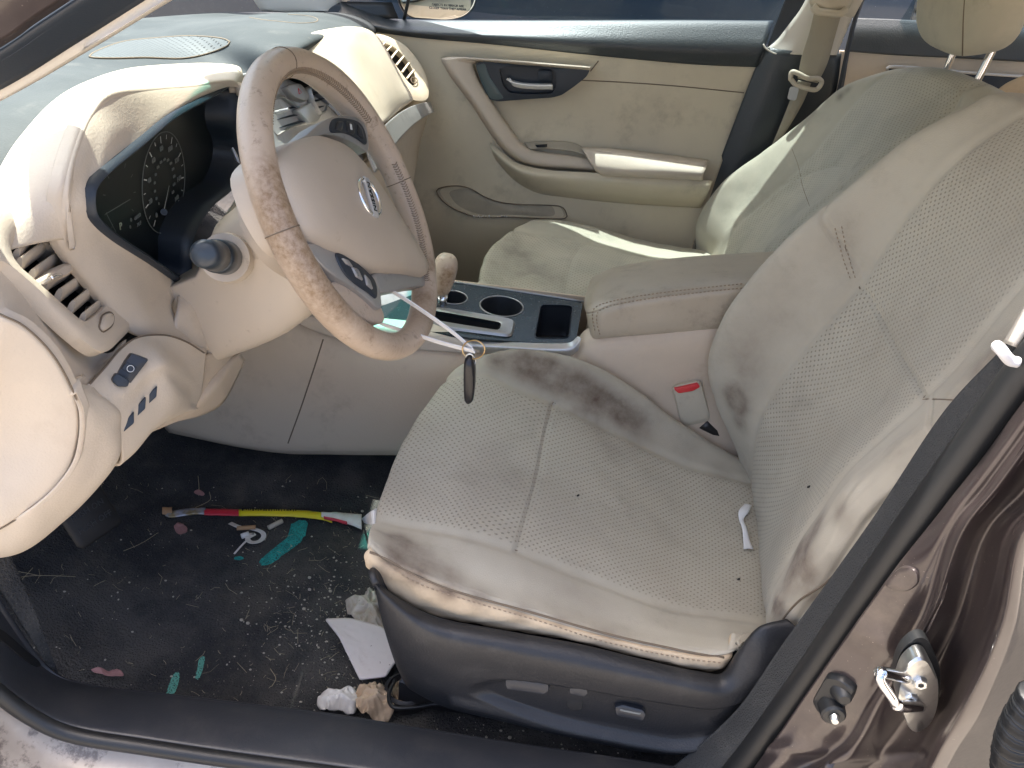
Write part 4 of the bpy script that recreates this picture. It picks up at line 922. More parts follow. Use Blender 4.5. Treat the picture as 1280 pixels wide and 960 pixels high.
# turn signal stalk (towards the open door)
k0 = W(281, 322, y=-.450); k1 = W(270, 320, y=-.49); k2 = W(254, 317, y=-.53)
d1 = (k2-k0).normalized()
lofto('stalk_boss', [ [k0-d1*.02+ (p-k0)*1.4 for p in [k0+x for x in [(d1.orthogonal().normalized()*math.cos(a)+d1.cross(d1.orthogonal().normalized())*math.sin(a))*.020 for a in [2*math.pi*i/36 for i in range(36)]]]],
   [k0+x for x in [(d1.orthogonal().normalized()*math.cos(a)+d1.cross(d1.orthogonal().normalized())*math.sin(a))*.026 for a in [2*math.pi*i/36 for i in range(36)]]]], M['column'], scn, cap1=True)
sk = cyl(MB(), k0, k1, .0185, .0175, 36, bev=.002).build('stalk_collar', M['stalk'], scn, angle=50)
cyl(MB(), k1, k2, .0160, .0140, 36, bev=.004).build('turn_signal_stalk', M['stalk'], scn, angle=60)
rs = [WC+Ax*.055+WU*.07, WC+Ax*.05+WU*.10+WVv*.0, WC+Ax*.045+WU*.14+WVv*.0]
ws_ = tubeo('wiper_stalk', curve(rs, 16), .010, M['stalk'], scn, seg=14)
tubeo('wiper_knob', curve([rs[-1], rs[-1]+WU*.035], 6), .0125, M['silver'], scn, seg=16)
# ================================================================== DASHBOARD
db = thing('dashboard', 'cream dashboard with dark soft top, hooded gauges and air vents under the windscreen', 'dashboard', (-.35, 0, .8))
def X(px, py, x): return W(px, py, x=x)
# dark top pad
rear = [X(-60, 400, -.285), X(-30, 280, -.285), X(0, 225, -.285), X(50, 155, -.285), X(108, 116, -.285), X(200, 98, -.285), X(294, 94, -.275), W(345, 62, y=.03), W(395, 38, y=.2), W(440, 32, y=.45), W(465, 30, y=.66)]
front = [W(-330, 300, z=.97), W(-260, 240, z=.98), W(-190, 190, z=.98), W(-110, 140, z=.98), W(-30, 95, z=.975), W(60, 68, z=.97), W(130, 46, z=.96), W(200, 30, z=.955), W(270, 22, z=.95), W(340, 18, z=.945), W(425, 18, z=.935)]
mid = [a.lerp(b, .45)+V((0, 0, .014)) for a, b in zip(rear, front)]
pad, _, _ = patch('top_pad', [[p+V((.012, 0, -.03)) for p in rear], [p+V((.004, 0, -.002)) for p in rear], mid, front, [p+V((-.12, .03, -.015)) for p in front], [p+V((-.25, .03, -.06)) for p in front]], M['pad'], db, 70, 150, thick=.005, disp=lambda s, t, p: .0015*mnoise.noise(p*4))
PDB = bvh(pad)
# speaker grille let into the pad
SGo = [(112, 72), (128, 62), (155, 53), (190, 49), (235, 46), (272, 48), (288, 53), (280, 60), (255, 69), (225, 74), (180, 73), (140, 74)]
M['grille'] = mat('speaker_mesh', (.085, .095, .10), .6, perf=.9, perfp=.006, bdist=.001)
Ls = [hit(PDB, q.x, q.y, .0012) for q in sloop([V((a, b, 0)) for a, b in SGo], 70)]
Ls = [p for p in Ls if p is not None]; cc = cen(Ls); mb = MB(); gvx = [p for p in Ls]; k_ = len(Ls)
sq_ = sloop([V((a, b, 0)) for a, b in SGo], 70); sc0 = V((200, 61, 0))
def inpad(q):
    d_ = rayd(q.x, q.y).normalized(); h_ = PDB.ray_cast(CP, d_); return (h_[0] if h_[0] is not None else cc)+V((0, 0, .0015))
rings = [[inpad(sc0.lerp(q, f)) for q in sq_] for f in (1, .8, .6, .4, .2, .03)]
loft(mb, rings, cap1=True)
go = mb.build('speaker_grille', M['grille'], db, uv=None)
uvl = go.data.uv_layers.new(name='UVMap')
for lp in go.data.loops:
    c = go.data.vertices[lp.vertex_index].co; uvl.data[lp.index].uv = (c.x, c.y)
go.data.attributes.new('perf', 'FLOAT', 'POINT').data.foreach_set('value', [1.0]*len(go.data.vertices))
tubeo('grille_seam', Ls, .0013, M['seam'], go, closed=True, seg=5)
seam('pad_seam', PDB, [(312, 22), (330, 25), (350, 27), (372, 29), (392, 28), (397, 24), (385, 20), (360, 18)], .001, M['seam'], pad)
# crown of the gauge hood and its driver-facing side
crease = [W(*p[:2], y=p[2]) for p in [(300,114,-.18),(294,99,-.19),(268,99,-.235),(243,104,-.28),(190,108,-.365),(138,114,-.45),(112,140,-.49),(95,178,-.53),(82,225,-.568),(77,262,-.575),(80,300,-.572)]]
outer_ = [X(303, 96, -.24), X(297, 84, -.25), X(268, 80, -.262), X(230, 80, -.27), X(160, 86, -.275), X(104, 104, -.275), X(66, 126, -.275), X(32, 162, -.27), X(6, 200, -.265), X(-22, 262, -.255), X(-50, 330, -.24)]
midc = [a.lerp(b, .5)+V((.004, 0, .004)) for a, b in zip(outer_, crease)]
crn, _, _ = patch('gauge_hood', [[p+V((-.01, 0, -.025)) for p in outer_], outer_, midc, crease, [p+V((.003, 0, -.01)) for p in crease]], M['dash'], db, 50, 110, thick=.005)
# bezel ring
bezO = [(289,101),(262,117),(218,141),(178,174),(137,207),(118,228),(113,247),(118,274),(145,301),(191,331),(215,348),(226,355),(234,354),(238,340),(240,300),(262,262),(292,235),(304,200),(303,172),(296,150),(298,118),(296,104)]
def ydash(px, py):   # lateral position across the gauge opening
    return -.545+(px-115)/185*.36 if py < 240 else -.545+(px-115)/120*.19
def plane3(a, b, c): n = (b-a).cross(c-a).normalized(); return a, n
gp, gn = plane3(W(118, 240, y=-.545), W(225, 352, y=-.385), W(292, 101, y=-.175))
if gn.x < 0: gn = -gn
BO = [WPL(a, b, gp, gn) for a, b in bezO]; BOl = sloop(BO, 150)
BIl = shrink(BOl, .007); ccg = cen(BOl)
if (cen(BIl)-ccg).length > .02 or sum((p-ccg).length for p in BIl) > sum((p-ccg).length for p in BOl): BIl = shrink(BOl, -.007)
d_in = -gn
gi, gin = gp+d_in*.035, (gn+V((0, 0, .12))).normalized()
back = [p.lerp(ccg, .06)+d_in*.036 for p in BIl]
lofto('gauge_bezel', [off(BOl, d_in*.012), BOl, off([p.lerp(q, .5) for p, q in zip(BOl, BIl)], gn*.003), BIl, [p.lerp(q, .3) for p, q in zip(BIl, back)], back], M['bezel'], db, angle=60)
clu = lofto('instrument_cluster', [back, [p.lerp(cen(back), .5) for p in back], [p.lerp(cen(back), .98) for p in back]], M['cavity'], db, cap1=True)
# dial: ticks, numerals and needle on the gauge face
fo = cen(back); fn_ = gn
fy = (V((0, 0, 1))-fn_*fn_.z).normalized(); fx = fy.cross(fn_).normalized()
if fx.y < 0: fx = -fx
def FPp(px, py, h=.002): return WPL(px, py, fo+fn_*h, fn_)
dc = FPp(206, 229); Rd = .057
def dl(a, r, h=0): return dc+(fx*math.cos(a)+fy*math.sin(a))*r+fn_*h
tm = MB()
for i in range(17):
    a = math.radians(225-i*270/16); L_ = .008 if i % 2 == 0 else .005
    p, q = dl(a, Rd*.98), dl(a, Rd*.98-L_); w = V((p-q)).cross(fn_).normalized()*(.0007 if i % 2 == 0 else .0005)
    tm.add([p-w, p+w, q+w, q-w], [(0, 1, 2, 3)])
tm.build('speed_ticks', M['tick'], clu, smooth=False)
nmv = MB()
for i, s_ in enumerate(['0', '20', '40', '60', '80', '100', '120', '140', '160']):
    a = math.radians(225-i*33.75); vs, fs = textm(None, s_, .0085, dl(a, Rd*.73), fx, fy, None, None); nmv.add(vs, fs)
nmv.build('speed_numerals', M['dim'], clu, smooth=False)
nm2 = MB()
for i, s_ in enumerate(['0', '20', '40', '60', '80', '100', '120', '140', '160', '180', '200', '220', '240', '260']):
    a = math.radians(222-i*20.3); vs, fs = textm(None, s_, .0042, dl(a, Rd*.48), fx, fy, None, None); nm2.add(vs, fs)
nm2.build('inner_numerals', M['dim'], clu, smooth=False)
tubeo('dial_ring', [dl(2*math.pi*k/60, Rd*1.04) for k in range(60)], .0005, M['dim'], clu, closed=True, seg=5)
mb = MB(); pa, pb_ = FPp(211.5, 232, .004), FPp(205, 263, .004); w = (pa-pb_).cross(fn_).normalized()*.0008
mb.add([pa-w*.4, pa+w*.4, pb_+w, pb_-w], [(0, 1, 2, 3)]); mb.build('needle', M['tick'], clu, smooth=False)
cyl(MB(), FPp(205, 265, .002), FPp(205, 265, .006), .004).build('needle_hub', M['bezel'], clu, angle=40)
# tachometer on the left, mostly hidden by the hood
tc2 = FPp(150, 246); t2 = MB()
for i in range(9):
    a = math.radians(225-i*270/8); D = fx*math.cos(a)+fy*math.sin(a); p, q = tc2+D*.036, tc2+D*.031; w = (p-q).cross(fn_).normalized()*.0004
    t2.add([p-w, p+w, q+w, q-w], [(0, 1, 2, 3)])
t2.build('rev_ticks', M['dim'], clu, smooth=False)
mb = MB()
for (a_, b_, c_, d_) in ((133, 267, 163, 249), (133, 267, 145, 290)):
    p, q = FPp(a_, b_, .003), FPp(c_, d_, .003); w = (p-q).cross(fn_).normalized()*.0005; mb.add([p-w, p+w, q+w, q-w], [(0, 1, 2, 3)])
mb.build('display_frame', M['dim'], clu, smooth=False)
Pd = FPp(151, 283, .003); textm('gear_letter', 'P', .011, Pd, fx, fy, M['lcd'], clu)
dsp = MB()
for (a_, b_, s_, z_) in ((164, 275, '0', .006), (163, 284, '0', .005), (172, 271, '41859', .006), (174, 280, '74 F', .0055)):
    vs, fs = textm(None, s_, z_, FPp(a_, b_, .003), fx, fy, None, None); dsp.add(vs, fs)
dsp.build('display_digits', M['dim'], clu, smooth=False)
# driver-facing surround between hood crease and bezel, down to the knee panel
crL = crease+[W(*p[:2], y=p[2]) for p in [(100,332,-.555),(132,372,-.53),(160,405,-.51),(188,420,-.49),(222,428,-.45),(258,438,-.41)]]
bz = [(289,101),(262,117),(240,129),(205,151),(160,188),(135,208),(118,228),(113,247),(118,274),(132,290),(148,303),(172,320),(195,333),(215,348),(235,357)]
brow = [WPL(a, b, gp-gn*.004, gn) for a, b in bz]
crl2 = [a.lerp(b, .5)+V((.003, 0, 0)) for a, b in zip(crL, brow)]
fs_, _, _ = patch('gauge_surround', [[p+V((-.012, -.004, .0)) for p in crL], crL, crl2, brow], M['dash'], db, 30, 150, thick=.004)
FSB = bvh(fs_)
# right end of the surround going down beside the column
patch('column_side_panel', WG([[(225, 350, -.38), (236, 358, -.375), (246, 352, -.33), (262, 300, -.28), (300, 240, -.20)], [(222, 390, -.43), (246, 385, -.40), (262, 380, -.35), (290, 330, -.28), (330, 260, -.20)], [(215, 428, -.45), (257, 437, -.41), (275, 430, -.36), (330, 380, -.28), (360, 300, -.20)]]), M['dash'], db, 20, 30, thick=.004)
# left outer face from hood to vent to side cover
E1 = [
 [(-60, 215, -.66), (-14, 214, -.625), (14, 190, -.60), (40, 190, -.58), (66, 230, -.565)],
 [(-60, 262, -.66), (-10, 258, -.645), (22, 250, -.62), (50, 258, -.595), (72, 280, -.575)],
 [(-60, 290, -.67), (-5, 276, -.655), (30, 275, -.63), (55, 282, -.605), (80, 296, -.578)]]
# left air vent ---------------------------------------------------
vp, vn = plane3(W(15, 300, y=-.620), W(132, 398, y=-.545), W(75, 315, y=-.550))
if vn.x < 0: vn = -vn
print('VN', vn, vn.dot(V((-.25, .2, 1)).normalized()))
vo = [WPL(a, b, vp, vn) for a, b in [(-10, 262), (30, 268), (80, 296), (128, 345), (160, 388), (167, 404), (150, 425), (128, 440), (95, 418), (40, 365), (5, 335), (-14, 318)]]
VO = sloop(vo, 110)
vi_ = [WPL(a, b, vp, vn) for a, b in [(24, 289), (36, 291), (75, 314), (112, 344), (137, 369), (130, 386), (106, 405), (60, 366), (19, 329), (13, 312), (17, 298)]]
VI = rloop(vi_, .3, 5, 110); VI = align(VO, VI)
if sum((VI[i]-VO[i]).length for i in range(110)) > sum((VI[-i]-VO[i]).length for i in range(110)): VI = [VI[0]]+VI[1:][::-1]
vent = lofto('air_vent', [off(VO, -vn*.012), VO, [p.lerp(q, .2)+vn*.004 for p, q in zip(VO, VI)], [p.lerp(q, .8)+vn*.003 for p, q in zip(VO, VI)], VI, off(VI, -vn*.028)], M['dash'], db, angle=50)
vent['label'] = 'vertical slatted air vent nearest the open door'
lofto('duct', [off(VI, -vn*.024), [p.lerp(cen(VI), .95)-vn*.024 for p in VI]], M['void'], vent, cap1=True)
def slat(b0, b1, w, dn, mt, par, name='slat', th=.0018, tw=.35):
    ax1 = (b1-b0).normalized(); side = ax1.cross(dn).normalized(); D = (dn*math.cos(tw)+side*math.sin(tw)); N_s = ax1.cross(D)
    L = []
    for k in range(12):
        a = 2*math.pi*k/12; L.append(D*math.cos(a)*w/2+N_s*math.sin(a)*th)
    return loft(MB(), [[b0+q for q in L], [b1+q for q in L]], True, True).build(name, mt, par, angle=60)
SL = [((19, 322), (38, 296)), ((22, 333), (57, 307)), ((38, 347), (76, 318)), ((54, 357), (95, 333)), ((72, 371), (109, 344)), ((88, 386), (124, 356)), ((102, 400), (136, 371))]
for (a, b) in SL:
    p, q = WPL(a[0], a[1], vp-vn*.008, vn), WPL(b[0], b[1], vp-vn*.008, vn); slat(p, q, .018, vn, M['dash'], vent, tw=-.75, th=.0028)
for k in range(6):
    t = (k+.5)/6; p = WPL(16+t*92, 316+t*76, vp-vn*.018, vn); q = WPL(30+t*108, 300+t*62, vp-vn*.018, vn)
hb_ = []
for (a, b) in (((14, 305), (122, 390)), ((20, 297), (131, 378)), ((17, 314), (112, 398))):
    slat(WPL(*a, vp-vn*.020, vn), WPL(*b, vp-vn*.020, vn), .008, vn, M['void'], vent, th=.0008)
tb = [WPL(a, b, vp+vn*.003, vn) for a, b in [(50, 352), (60, 342), (78, 330), (90, 329), (92, 336), (84, 345), (68, 351), (54, 356)]]
TL = sloop(tb, 40); lofto('vent_tab', [off(TL, -vn*.012), TL, [p.lerp(cen(TL), .4)+vn*.004 for p in TL], [p.lerp(cen(TL), .9)+vn*.004 for p in TL]], M['dash'], vent, cap1=True)
tubeo('tab_insert', curve([WPL(64, 347.5, vp+vn*.007, vn), WPL(70, 345, vp+vn*.008, vn), WPL(76, 344, vp+vn*.007, vn)], 10), .0018, M['chrome'], vent)
wl = sloop([WPL(a, b, vp+vn*.0045, vn) for a, b in [(127, 402), (130, 394), (138, 391), (142, 396), (140, 406), (131, 413), (126, 409)]], 36)
lofto('vent_wheel', [off(wl, -vn*.003), wl, [p.lerp(cen(wl), .2)+vn*.002 for p in wl], [p.lerp(cen(wl), .9)+vn*.002 for p in wl]], M['dash'], vent, cap1=True)
tubeo('wheel_seam', off([p+(p-cen(wl))*.12 for p in wl], -vn*.0006), .0008, M['seam'], vent, closed=True, seg=5)
# band below the vent, side cover, knee panel
BD = WG([
 [(-80, 300, -.68), (-20, 318, -.668), (10, 338, -.652), (55, 378, -.62), (98, 418, -.585), (130, 441, -.56), (148, 434, -.545), (158, 424, -.53)],
 [(-80, 330, -.685), (-20, 345, -.675), (12, 362, -.66), (50, 395, -.634), (88, 432, -.605), (118, 458, -.58), (140, 450, -.56), (156, 436, -.54)],
 [(-80, 375, -.692), (-20, 382, -.688), (14, 398, -.680), (46, 424, -.665), (74, 455, -.650), (100, 478, -.632), (120, 480, -.60), (150, 452, -.555)],
 [(-80, 420, -.692), (-20, 410, -.69), (14, 420, -.684), (42, 445, -.672), (66, 472, -.660), (88, 500, -.648), (110, 505, -.62), (150, 500, -.58)]])
bd_, _, _ = patch('lower_band', BD, M['dash'], db, 50, 90, thick=.004)
CV = [(-70, 392), (-20, 388), (0, 396), (30, 411), (62, 443), (84, 480), (96, 515), (96, 548), (86, 585), (66, 612), (35, 637), (0, 660), (-40, 676), (-90, 680), (-120, 520)]
def pc_(px, py): return W(px, py, y=-.690+.00035*max(0, px))
CL = sloop([pc_(a, b) for a, b in CV], 120); ccl = cen(CL)
KL = [
 [p for p in (W(-60, 690, y=-.690), W(20, 650, y=-.684), W(62, 618, y=-.672), W(90, 582, y=-.664), W(99, 548, y=-.66), W(99, 515, y=-.658), W(90, 488, y=-.655), W(100, 478, y=-.634))],
 [p for p in (W(-60, 700, y=-.688), W(22, 682, y=-.676), W(72, 640, y=-.660), W(108, 598, y=-.650), W(122, 555, y=-.645), W(122, 520, y=-.643), W(112, 495, y=-.640), W(116, 484, y=-.622))],
 [p for p in (W(-60, 700, y=-.675), W(22, 692, y=-.660), W(82, 650, y=-.640), W(124, 608, y=-.628), W(149, 572, y=-.618), W(151, 535, y=-.612), W(148, 512, y=-.610), (W(118, 486, y=-.612)))]]
KLo = [[p+V((-.03, .03, -.012)) for p in KL[2]]]
patch('lower_side_panel', [[p+V((0, .01, 0)) for p in KL[0]]]+KL+KLo, M['dash'], db, 40, 90, thick=.004)
cvm = lofto('side_cover', [off([p+(p-ccl)*.0 for p in CL], (0, .012, 0)), CL, [p.lerp(ccl, .02)+V((0, -.0012, 0)) for p in CL], [p.lerp(ccl, .2)+V((0, -.0025, 0)) for p in CL], [p.lerp(ccl, .35)+V((0, -.0028, 0)) for p in CL], [p.lerp(ccl, .45)+V((0, -.001, 0)) for p in CL], [p.lerp(ccl, .7)+V((0, -.001, 0)) for p in CL], [p.lerp(ccl, .97)+V((0, -.001, 0)) for p in CL]], M['dash'], db, cap1=True, angle=60)
tubeo('cover_gap', off([p+(p-ccl).normalized()*.0015 for p in CL], (0, .001, 0)), .0009, M['seam'], cvm, closed=True, seg=6)
KN = WG([
 [(108, 482, -.622), (132, 458, -.585), (150, 436, -.555), (172, 421, -.52), (205, 418, -.485), (232, 425, -.455), (258, 440, -.42)],
 [(120, 490, -.620), (150, 468, -.585), (172, 450, -.56), (196, 438, -.53), (218, 442, -.49), (238, 452, -.46), (256, 462, -.43)],
 [(140, 506, -.614), (166, 492, -.59), (188, 474, -.565), (212, 460, -.54), (230, 470, -.50), (242, 480, -.465), (252, 490, -.44)],
 [(150, 545, -.614), (172, 530, -.592), (195, 512, -.565), (220, 498, -.535), (234, 500, -.50), (240, 502, -.47), (246, 506, -.45)],
 [(150, 582, -.606), (168, 566, -.590), (188, 541, -.565), (206, 528, -.535), (226, 518, -.50), (236, 514, -.48), (244, 512, -.46)]])
KN = KN+[[p+V((-.05, .02, -.01)) for p in KN[-1]]]
kp, _, _ = patch('knee_panel', KN, M['dash'], db, 70, 80, thick=.004, disp=lambda s, t, p: -.006*math.exp(-(((s-.46)/.10)**2+((t-.45)/.35)**4)))
KB2 = bvh(kp)
seam('panel_seam', KB2, [(112, 480), (132, 458), (150, 437), (172, 422), (205, 419), (232, 427), (255, 441)], .0011, M['seam'], kp)
kn_n = V((.6, -.7, .45)).normalized()
# switch cluster
swp = button('switch_panel', [(139, 476), (165, 441), (187, 449), (160, 484)], .006, M['switch'], kp, KB2, nrm=kn_n, r=.1)
button('mirror_switch', [(139, 475), (146, 466), (163, 476), (160, 484), (148, 484)], .0085, M['bezel'], kp, KB2, nrm=kn_n, r=.3)
for P in ([(151, 461), (158, 452), (172, 459), (164, 469)], [(160, 450), (166, 443), (182, 450), (174, 457)]):
    bt = button('switch_button', P, .0075, M['switch'], kp, KB2, nrm=kn_n, r=.1)
    cp_ = cen([V((a, b, 0)) for a, b in P]); c_h = hit(KB2, cp_.x, cp_.y)
    if c_h:
        c_h = c_h+kn_n*.0085; e1 = (WPL(P[1][0], P[1][1], c_h, kn_n)-WPL(P[0][0], P[0][1], c_h, kn_n)).normalized(); e2 = kn_n.cross(e1)
        tubeo('switch_symbol', [c_h+(e1*math.cos(2*math.pi*k/20)+e2*math.sin(2*math.pi*k/20))*.0032 for k in range(20)], .0004, M['tick'], bt, closed=True, seg=4)
for P in ([(154, 541), (157, 525), (168, 514), (168, 529)], [(168, 524), (170, 508), (183, 496), (182, 511)], [(183, 508), (184, 495), (197, 482), (196, 496)]):
    button('blank_switch', P, .0022, M['bezel'], kp, KB2, nrm=kn_n, r=.12)
# panel under the column, with a dark gap above it
patch('column_under_panel', WG([[(252, 446, -.42), (265, 442, -.40), (285, 438, -.36), (304, 436, -.32)], [(247, 478, -.44), (257, 472, -.42), (278, 454, -.38), (300, 440, -.33)], [(230, 498, -.46), (247, 503, -.44), (272, 474, -.39), (298, 446, -.34)]]), M['dashlow'], db, 10, 16, thick=.003)
patch('under_strip', WG([[(298, 441, -.34), (282, 454, -.37), (262, 476, -.41), (240, 497, -.44), (205, 515, -.47), (180, 525, -.50)], [(301, 443, -.34), (288, 462, -.37), (270, 486, -.41), (247, 508, -.44), (215, 522, -.47), (185, 530, -.50)], [(306, 450, -.33), (296, 474, -.345), (278, 505, -.38), (250, 520, -.42), (222, 527, -.46), (190, 540, -.50)]]), M['dashlow'], db, 12, 24, thick=.004)
# inner structure that closes the foot well behind the panels
patch('firewall', [[V((-.30, y_, .90)) for y_ in (-.66, -.3, 0, .3, .64)], [V((-.33, y_, .75)) for y_ in (-.66, -.3, 0, .3, .64)], [V((-.48, y_, .62)) for y_ in (-.66, -.3, 0, .3, .64)], [V((-.75, y_, .50)) for y_ in (-.66, -.3, 0, .3, .64)]], M['void'], db, 12, 20, thick=.01)
# centre stack -----------------------------------------------------
CSg = WG([[(300, 104, -.14), (335, 92, -.02), (360, 94, .05), (386, 106, .10)], [(292, 122, -.14), (336, 110, -.03), (368, 108, .05), (400, 116, .10)], [(300, 160, -.15), (345, 170, -.06), (395, 160, .06), (440, 150, .12)], [(330, 230, -.16), (370, 235, -.08), (420, 225, .04), (460, 210, .12)], [(400, 330, -.12), (440, 340, -.05), (480, 340, .02), (520, 330, .10)], [(440, 385, -.10), (480, 386, -.05), (520, 382, .02), (556, 360, .10)]])
CSg = [[p+V((-.02, 0, 0)) for p in r] for r in CSg]
st_, _, _ = patch('centre_stack', CSg, M['silverlight'], db, 50, 50, thick=.004)
STB = bvh(st_)
cn_n = V((.88, -.25, .4)).normalized()
def cvent(P, slats, lab):
    L = rloop([WPL(a, b, hit(STB, sum(p[0] for p in P)/len(P), sum(p[1] for p in P)/len(P))+cn_n*.004, cn_n) for a, b in P], .22, 4, 60); c = cen(L)
    ve = lofto('air_vent', [off([p+(p-c)*.26 for p in L], -cn_n*.010), [p+(p-c)*.22 for p in L], off([p+(p-c)*.08 for p in L], cn_n*.003), L, off(L, -cn_n*.02)], M['silver'], db, angle=50)
    ve['label'] = lab
    lofto('duct', [off(L, -cn_n*.018), [p.lerp(c, .95)-cn_n*.018 for p in L]], M['void'], ve, cap1=True)
    for a, b in slats: slat(WPL(*a, c-cn_n*.006, cn_n), WPL(*b, c-cn_n*.006, cn_n), .012, cn_n, M['bezel'], ve, th=.0013, tw=.3)
    return ve
v1 = cvent([(337, 128), (352, 122), (372, 135), (386, 150), (362, 158), (346, 168), (338, 158)], [((338, 140), (366, 134)), ((339, 150), (376, 142)), ((344, 160), (382, 150))], 'left slatted vent of the centre pair')
tubeo('vent_tab', curve([W(344, 141, y=v1.data.vertices[0].co.y+ORG[v1].y-.012), W(356, 138, y=v1.data.vertices[0].co.y+ORG[v1].y-.012), W(361, 137, y=v1.data.vertices[0].co.y+ORG[v1].y-.012)], 8), .003, M['silverlight'], v1)
v2 = cvent([(388, 112), (396, 108), (408, 126), (406, 138), (400, 140), (392, 126)], [((390, 118), (400, 114)), ((393, 126), (406, 122)), ((397, 134), (408, 130))], 'right slatted vent of the centre pair')
hz_ = button('hazard_button', [(357, 107), (375, 103), (389, 118), (384, 127), (368, 121)], .010, M['silver'], st_, STB, nrm=cn_n, r=.25)
hcp = cen([V(v.co)+ORG[hz_] for v in list(hz_.data.vertices)[-48:]])+cn_n*.0006
e1 = WU; e2 = cn_n.cross(WU); e2 = e2 if e2.z > 0 else -e2
tubeo('hazard_triangle', [hcp+e2*.005, hcp-e2*.003+e1*.005, hcp-e2*.003-e1*.005], .0007, M['redb'], hz_, closed=True, seg=5)
button('control_bar', [(372, 137), (390, 127), (404, 142), (398, 152), (388, 154)], .008, M['silverlight'], st_, STB, nrm=cn_n, r=.15)
patch('dash_light_block', [[V((-.32, y_, .95)) for y_ in (-.15, .1, .35, .6)], [V((-.26, y_, .925)) for y_ in (-.15, .1, .35, .6)], [V((-.20, y_, .87)) for y_ in (-.15, .1, .35, .6)]], M['pad'], db, 6, 12, thick=.006)  # closing panel added to stop sun leaking down behind the stack
# passenger side cowl, bright in the sun
PG2 = WG([
 [(350, 72, .04), (366, 56, .09), (390, 42, .17), (430, 34, .32), (448, 34, .40), (458, 36, .48), (466, 40, .54)],
 [(384, 88, .08), (396, 74, .11), (414, 62, .18), (440, 52, .28), (460, 53, .38), (474, 57, .46), (484, 63, .53)],
 [(418, 118, .10), (428, 108, .12), (442, 98, .17), (460, 92, .26), (480, 90, .36), (494, 93, .45), (502, 97, .52)],
 [(436, 150, .07), (446, 146, .09), (460, 142, .13), (478, 138, .22), (492, 130, .32), (504, 122, .42), (514, 118, .50)],
 [(440, 178, .05), (452, 172, .07), (466, 164, .11), (478, 156, .20), (490, 146, .32), (502, 136, .42), (513, 128, .50)]])
PG2 = [[p+V((-.03, 0, -.012)) for p in PG2[0]]]+PG2+[[p+V((-.05, 0, -.02)) for p in PG2[-1]]]
patch('passenger_cowl', PG2, M['dash'], db, 60, 70, thick=.004)
TS = WG([[(458, 180, .06), (472, 166, .13), (486, 152, .23), (504, 138, .36), (522, 130, .48), (538, 127, .60)], [(462, 196, .06), (478, 180, .13), (492, 164, .23), (510, 148, .36), (527, 138, .48), (541, 134, .60)], [(470, 215, .06), (485, 196, .13), (498, 176, .23), (515, 158, .36), (531, 146, .48), (543, 140, .60)]])
patch('silver_dash_strip', TS, M['silver'], db, 16, 40, thick=.004)
GB = WG([[(462, 205, .07), (482, 192, .14), (498, 174, .24), (516, 157, .37), (534, 146, .50), (544, 140, .605)], [(475, 250, .08), (495, 235, .16), (508, 215, .26), (518, 195, .37), (528, 180, .50), (535, 172, .60)], [(490, 310, .10), (508, 300, .18), (512, 280, .26), (515, 262, .36), (516, 240, .48), (515, 222, .60)]])
GB = [[p+V((-.015, 0, 0)) for p in r] for r in GB]+[[p+V((-.18, 0, -.02)) for p in GB[-1]]]
patch('glove_box_lid', GB, M['dashlow'], db, 24, 30, thick=.004)
# far air vent by the passenger door
fp_, fn2 = plane3(W(478, 58, y=.60), W(512, 112, y=.56), W(498, 60, y=.62))
if fn2.x < 0: fn2 = -fn2
fo_ = sloop([WPL(a, b, fp_, fn2) for a, b in [(462, 44), (480, 44), (505, 56), (524, 78), (534, 100), (535, 122), (522, 126), (510, 120), (496, 100), (478, 74), (464, 58)]], 80)
fi_ = sloop([WPL(a, b, fp_, fn2) for a, b in [(470, 55), (480, 54), (494, 60), (508, 74), (518, 92), (520, 106), (512, 104), (498, 86), (484, 68)]], 80); fi_ = align(fo_, fi_)
if sum((fi_[i]-fo_[i]).length for i in range(80)) > sum((fi_[-i]-fo_[i]).length for i in range(80)): fi_ = [fi_[0]]+fi_[1:][::-1]
fv = lofto('air_vent', [off(fo_, -fn2*.02), fo_, [p.lerp(q, .3)+fn2*.004 for p, q in zip(fo_, fi_)], fi_, off(fi_, -fn2*.02)], M['door'], db, angle=50)
fv['label'] = 'curved slatted air vent by the passenger door'
lofto('duct', [off(fi_, -fn2*.016), [p.lerp(cen(fi_), .95)-fn2*.016 for p in fi_]], M['void'], fv, cap1=True)
for a, b in (((474, 60), (481, 54)), ((481, 66), (489, 58)), ((488, 74), (497, 63)), ((495, 82), (504, 71)), ((502, 91), (511, 79)), ((508, 99), (517, 88))):
    slat(WPL(*a, fp_-fn2*.003, fn2), WPL(*b, fp_-fn2*.003, fn2), .010, fn2, M['door'], fv, th=.0022, tw=.3)
wl = sloop([WPL(a, b, fp_+fn2*.004, fn2) for a, b in [(514, 98), (519, 97), (522, 101), (519, 104), (515, 103)]], 20)
tubeo('vent_wheel', wl, .0012, M['seam'], fv, closed=True, seg=5)
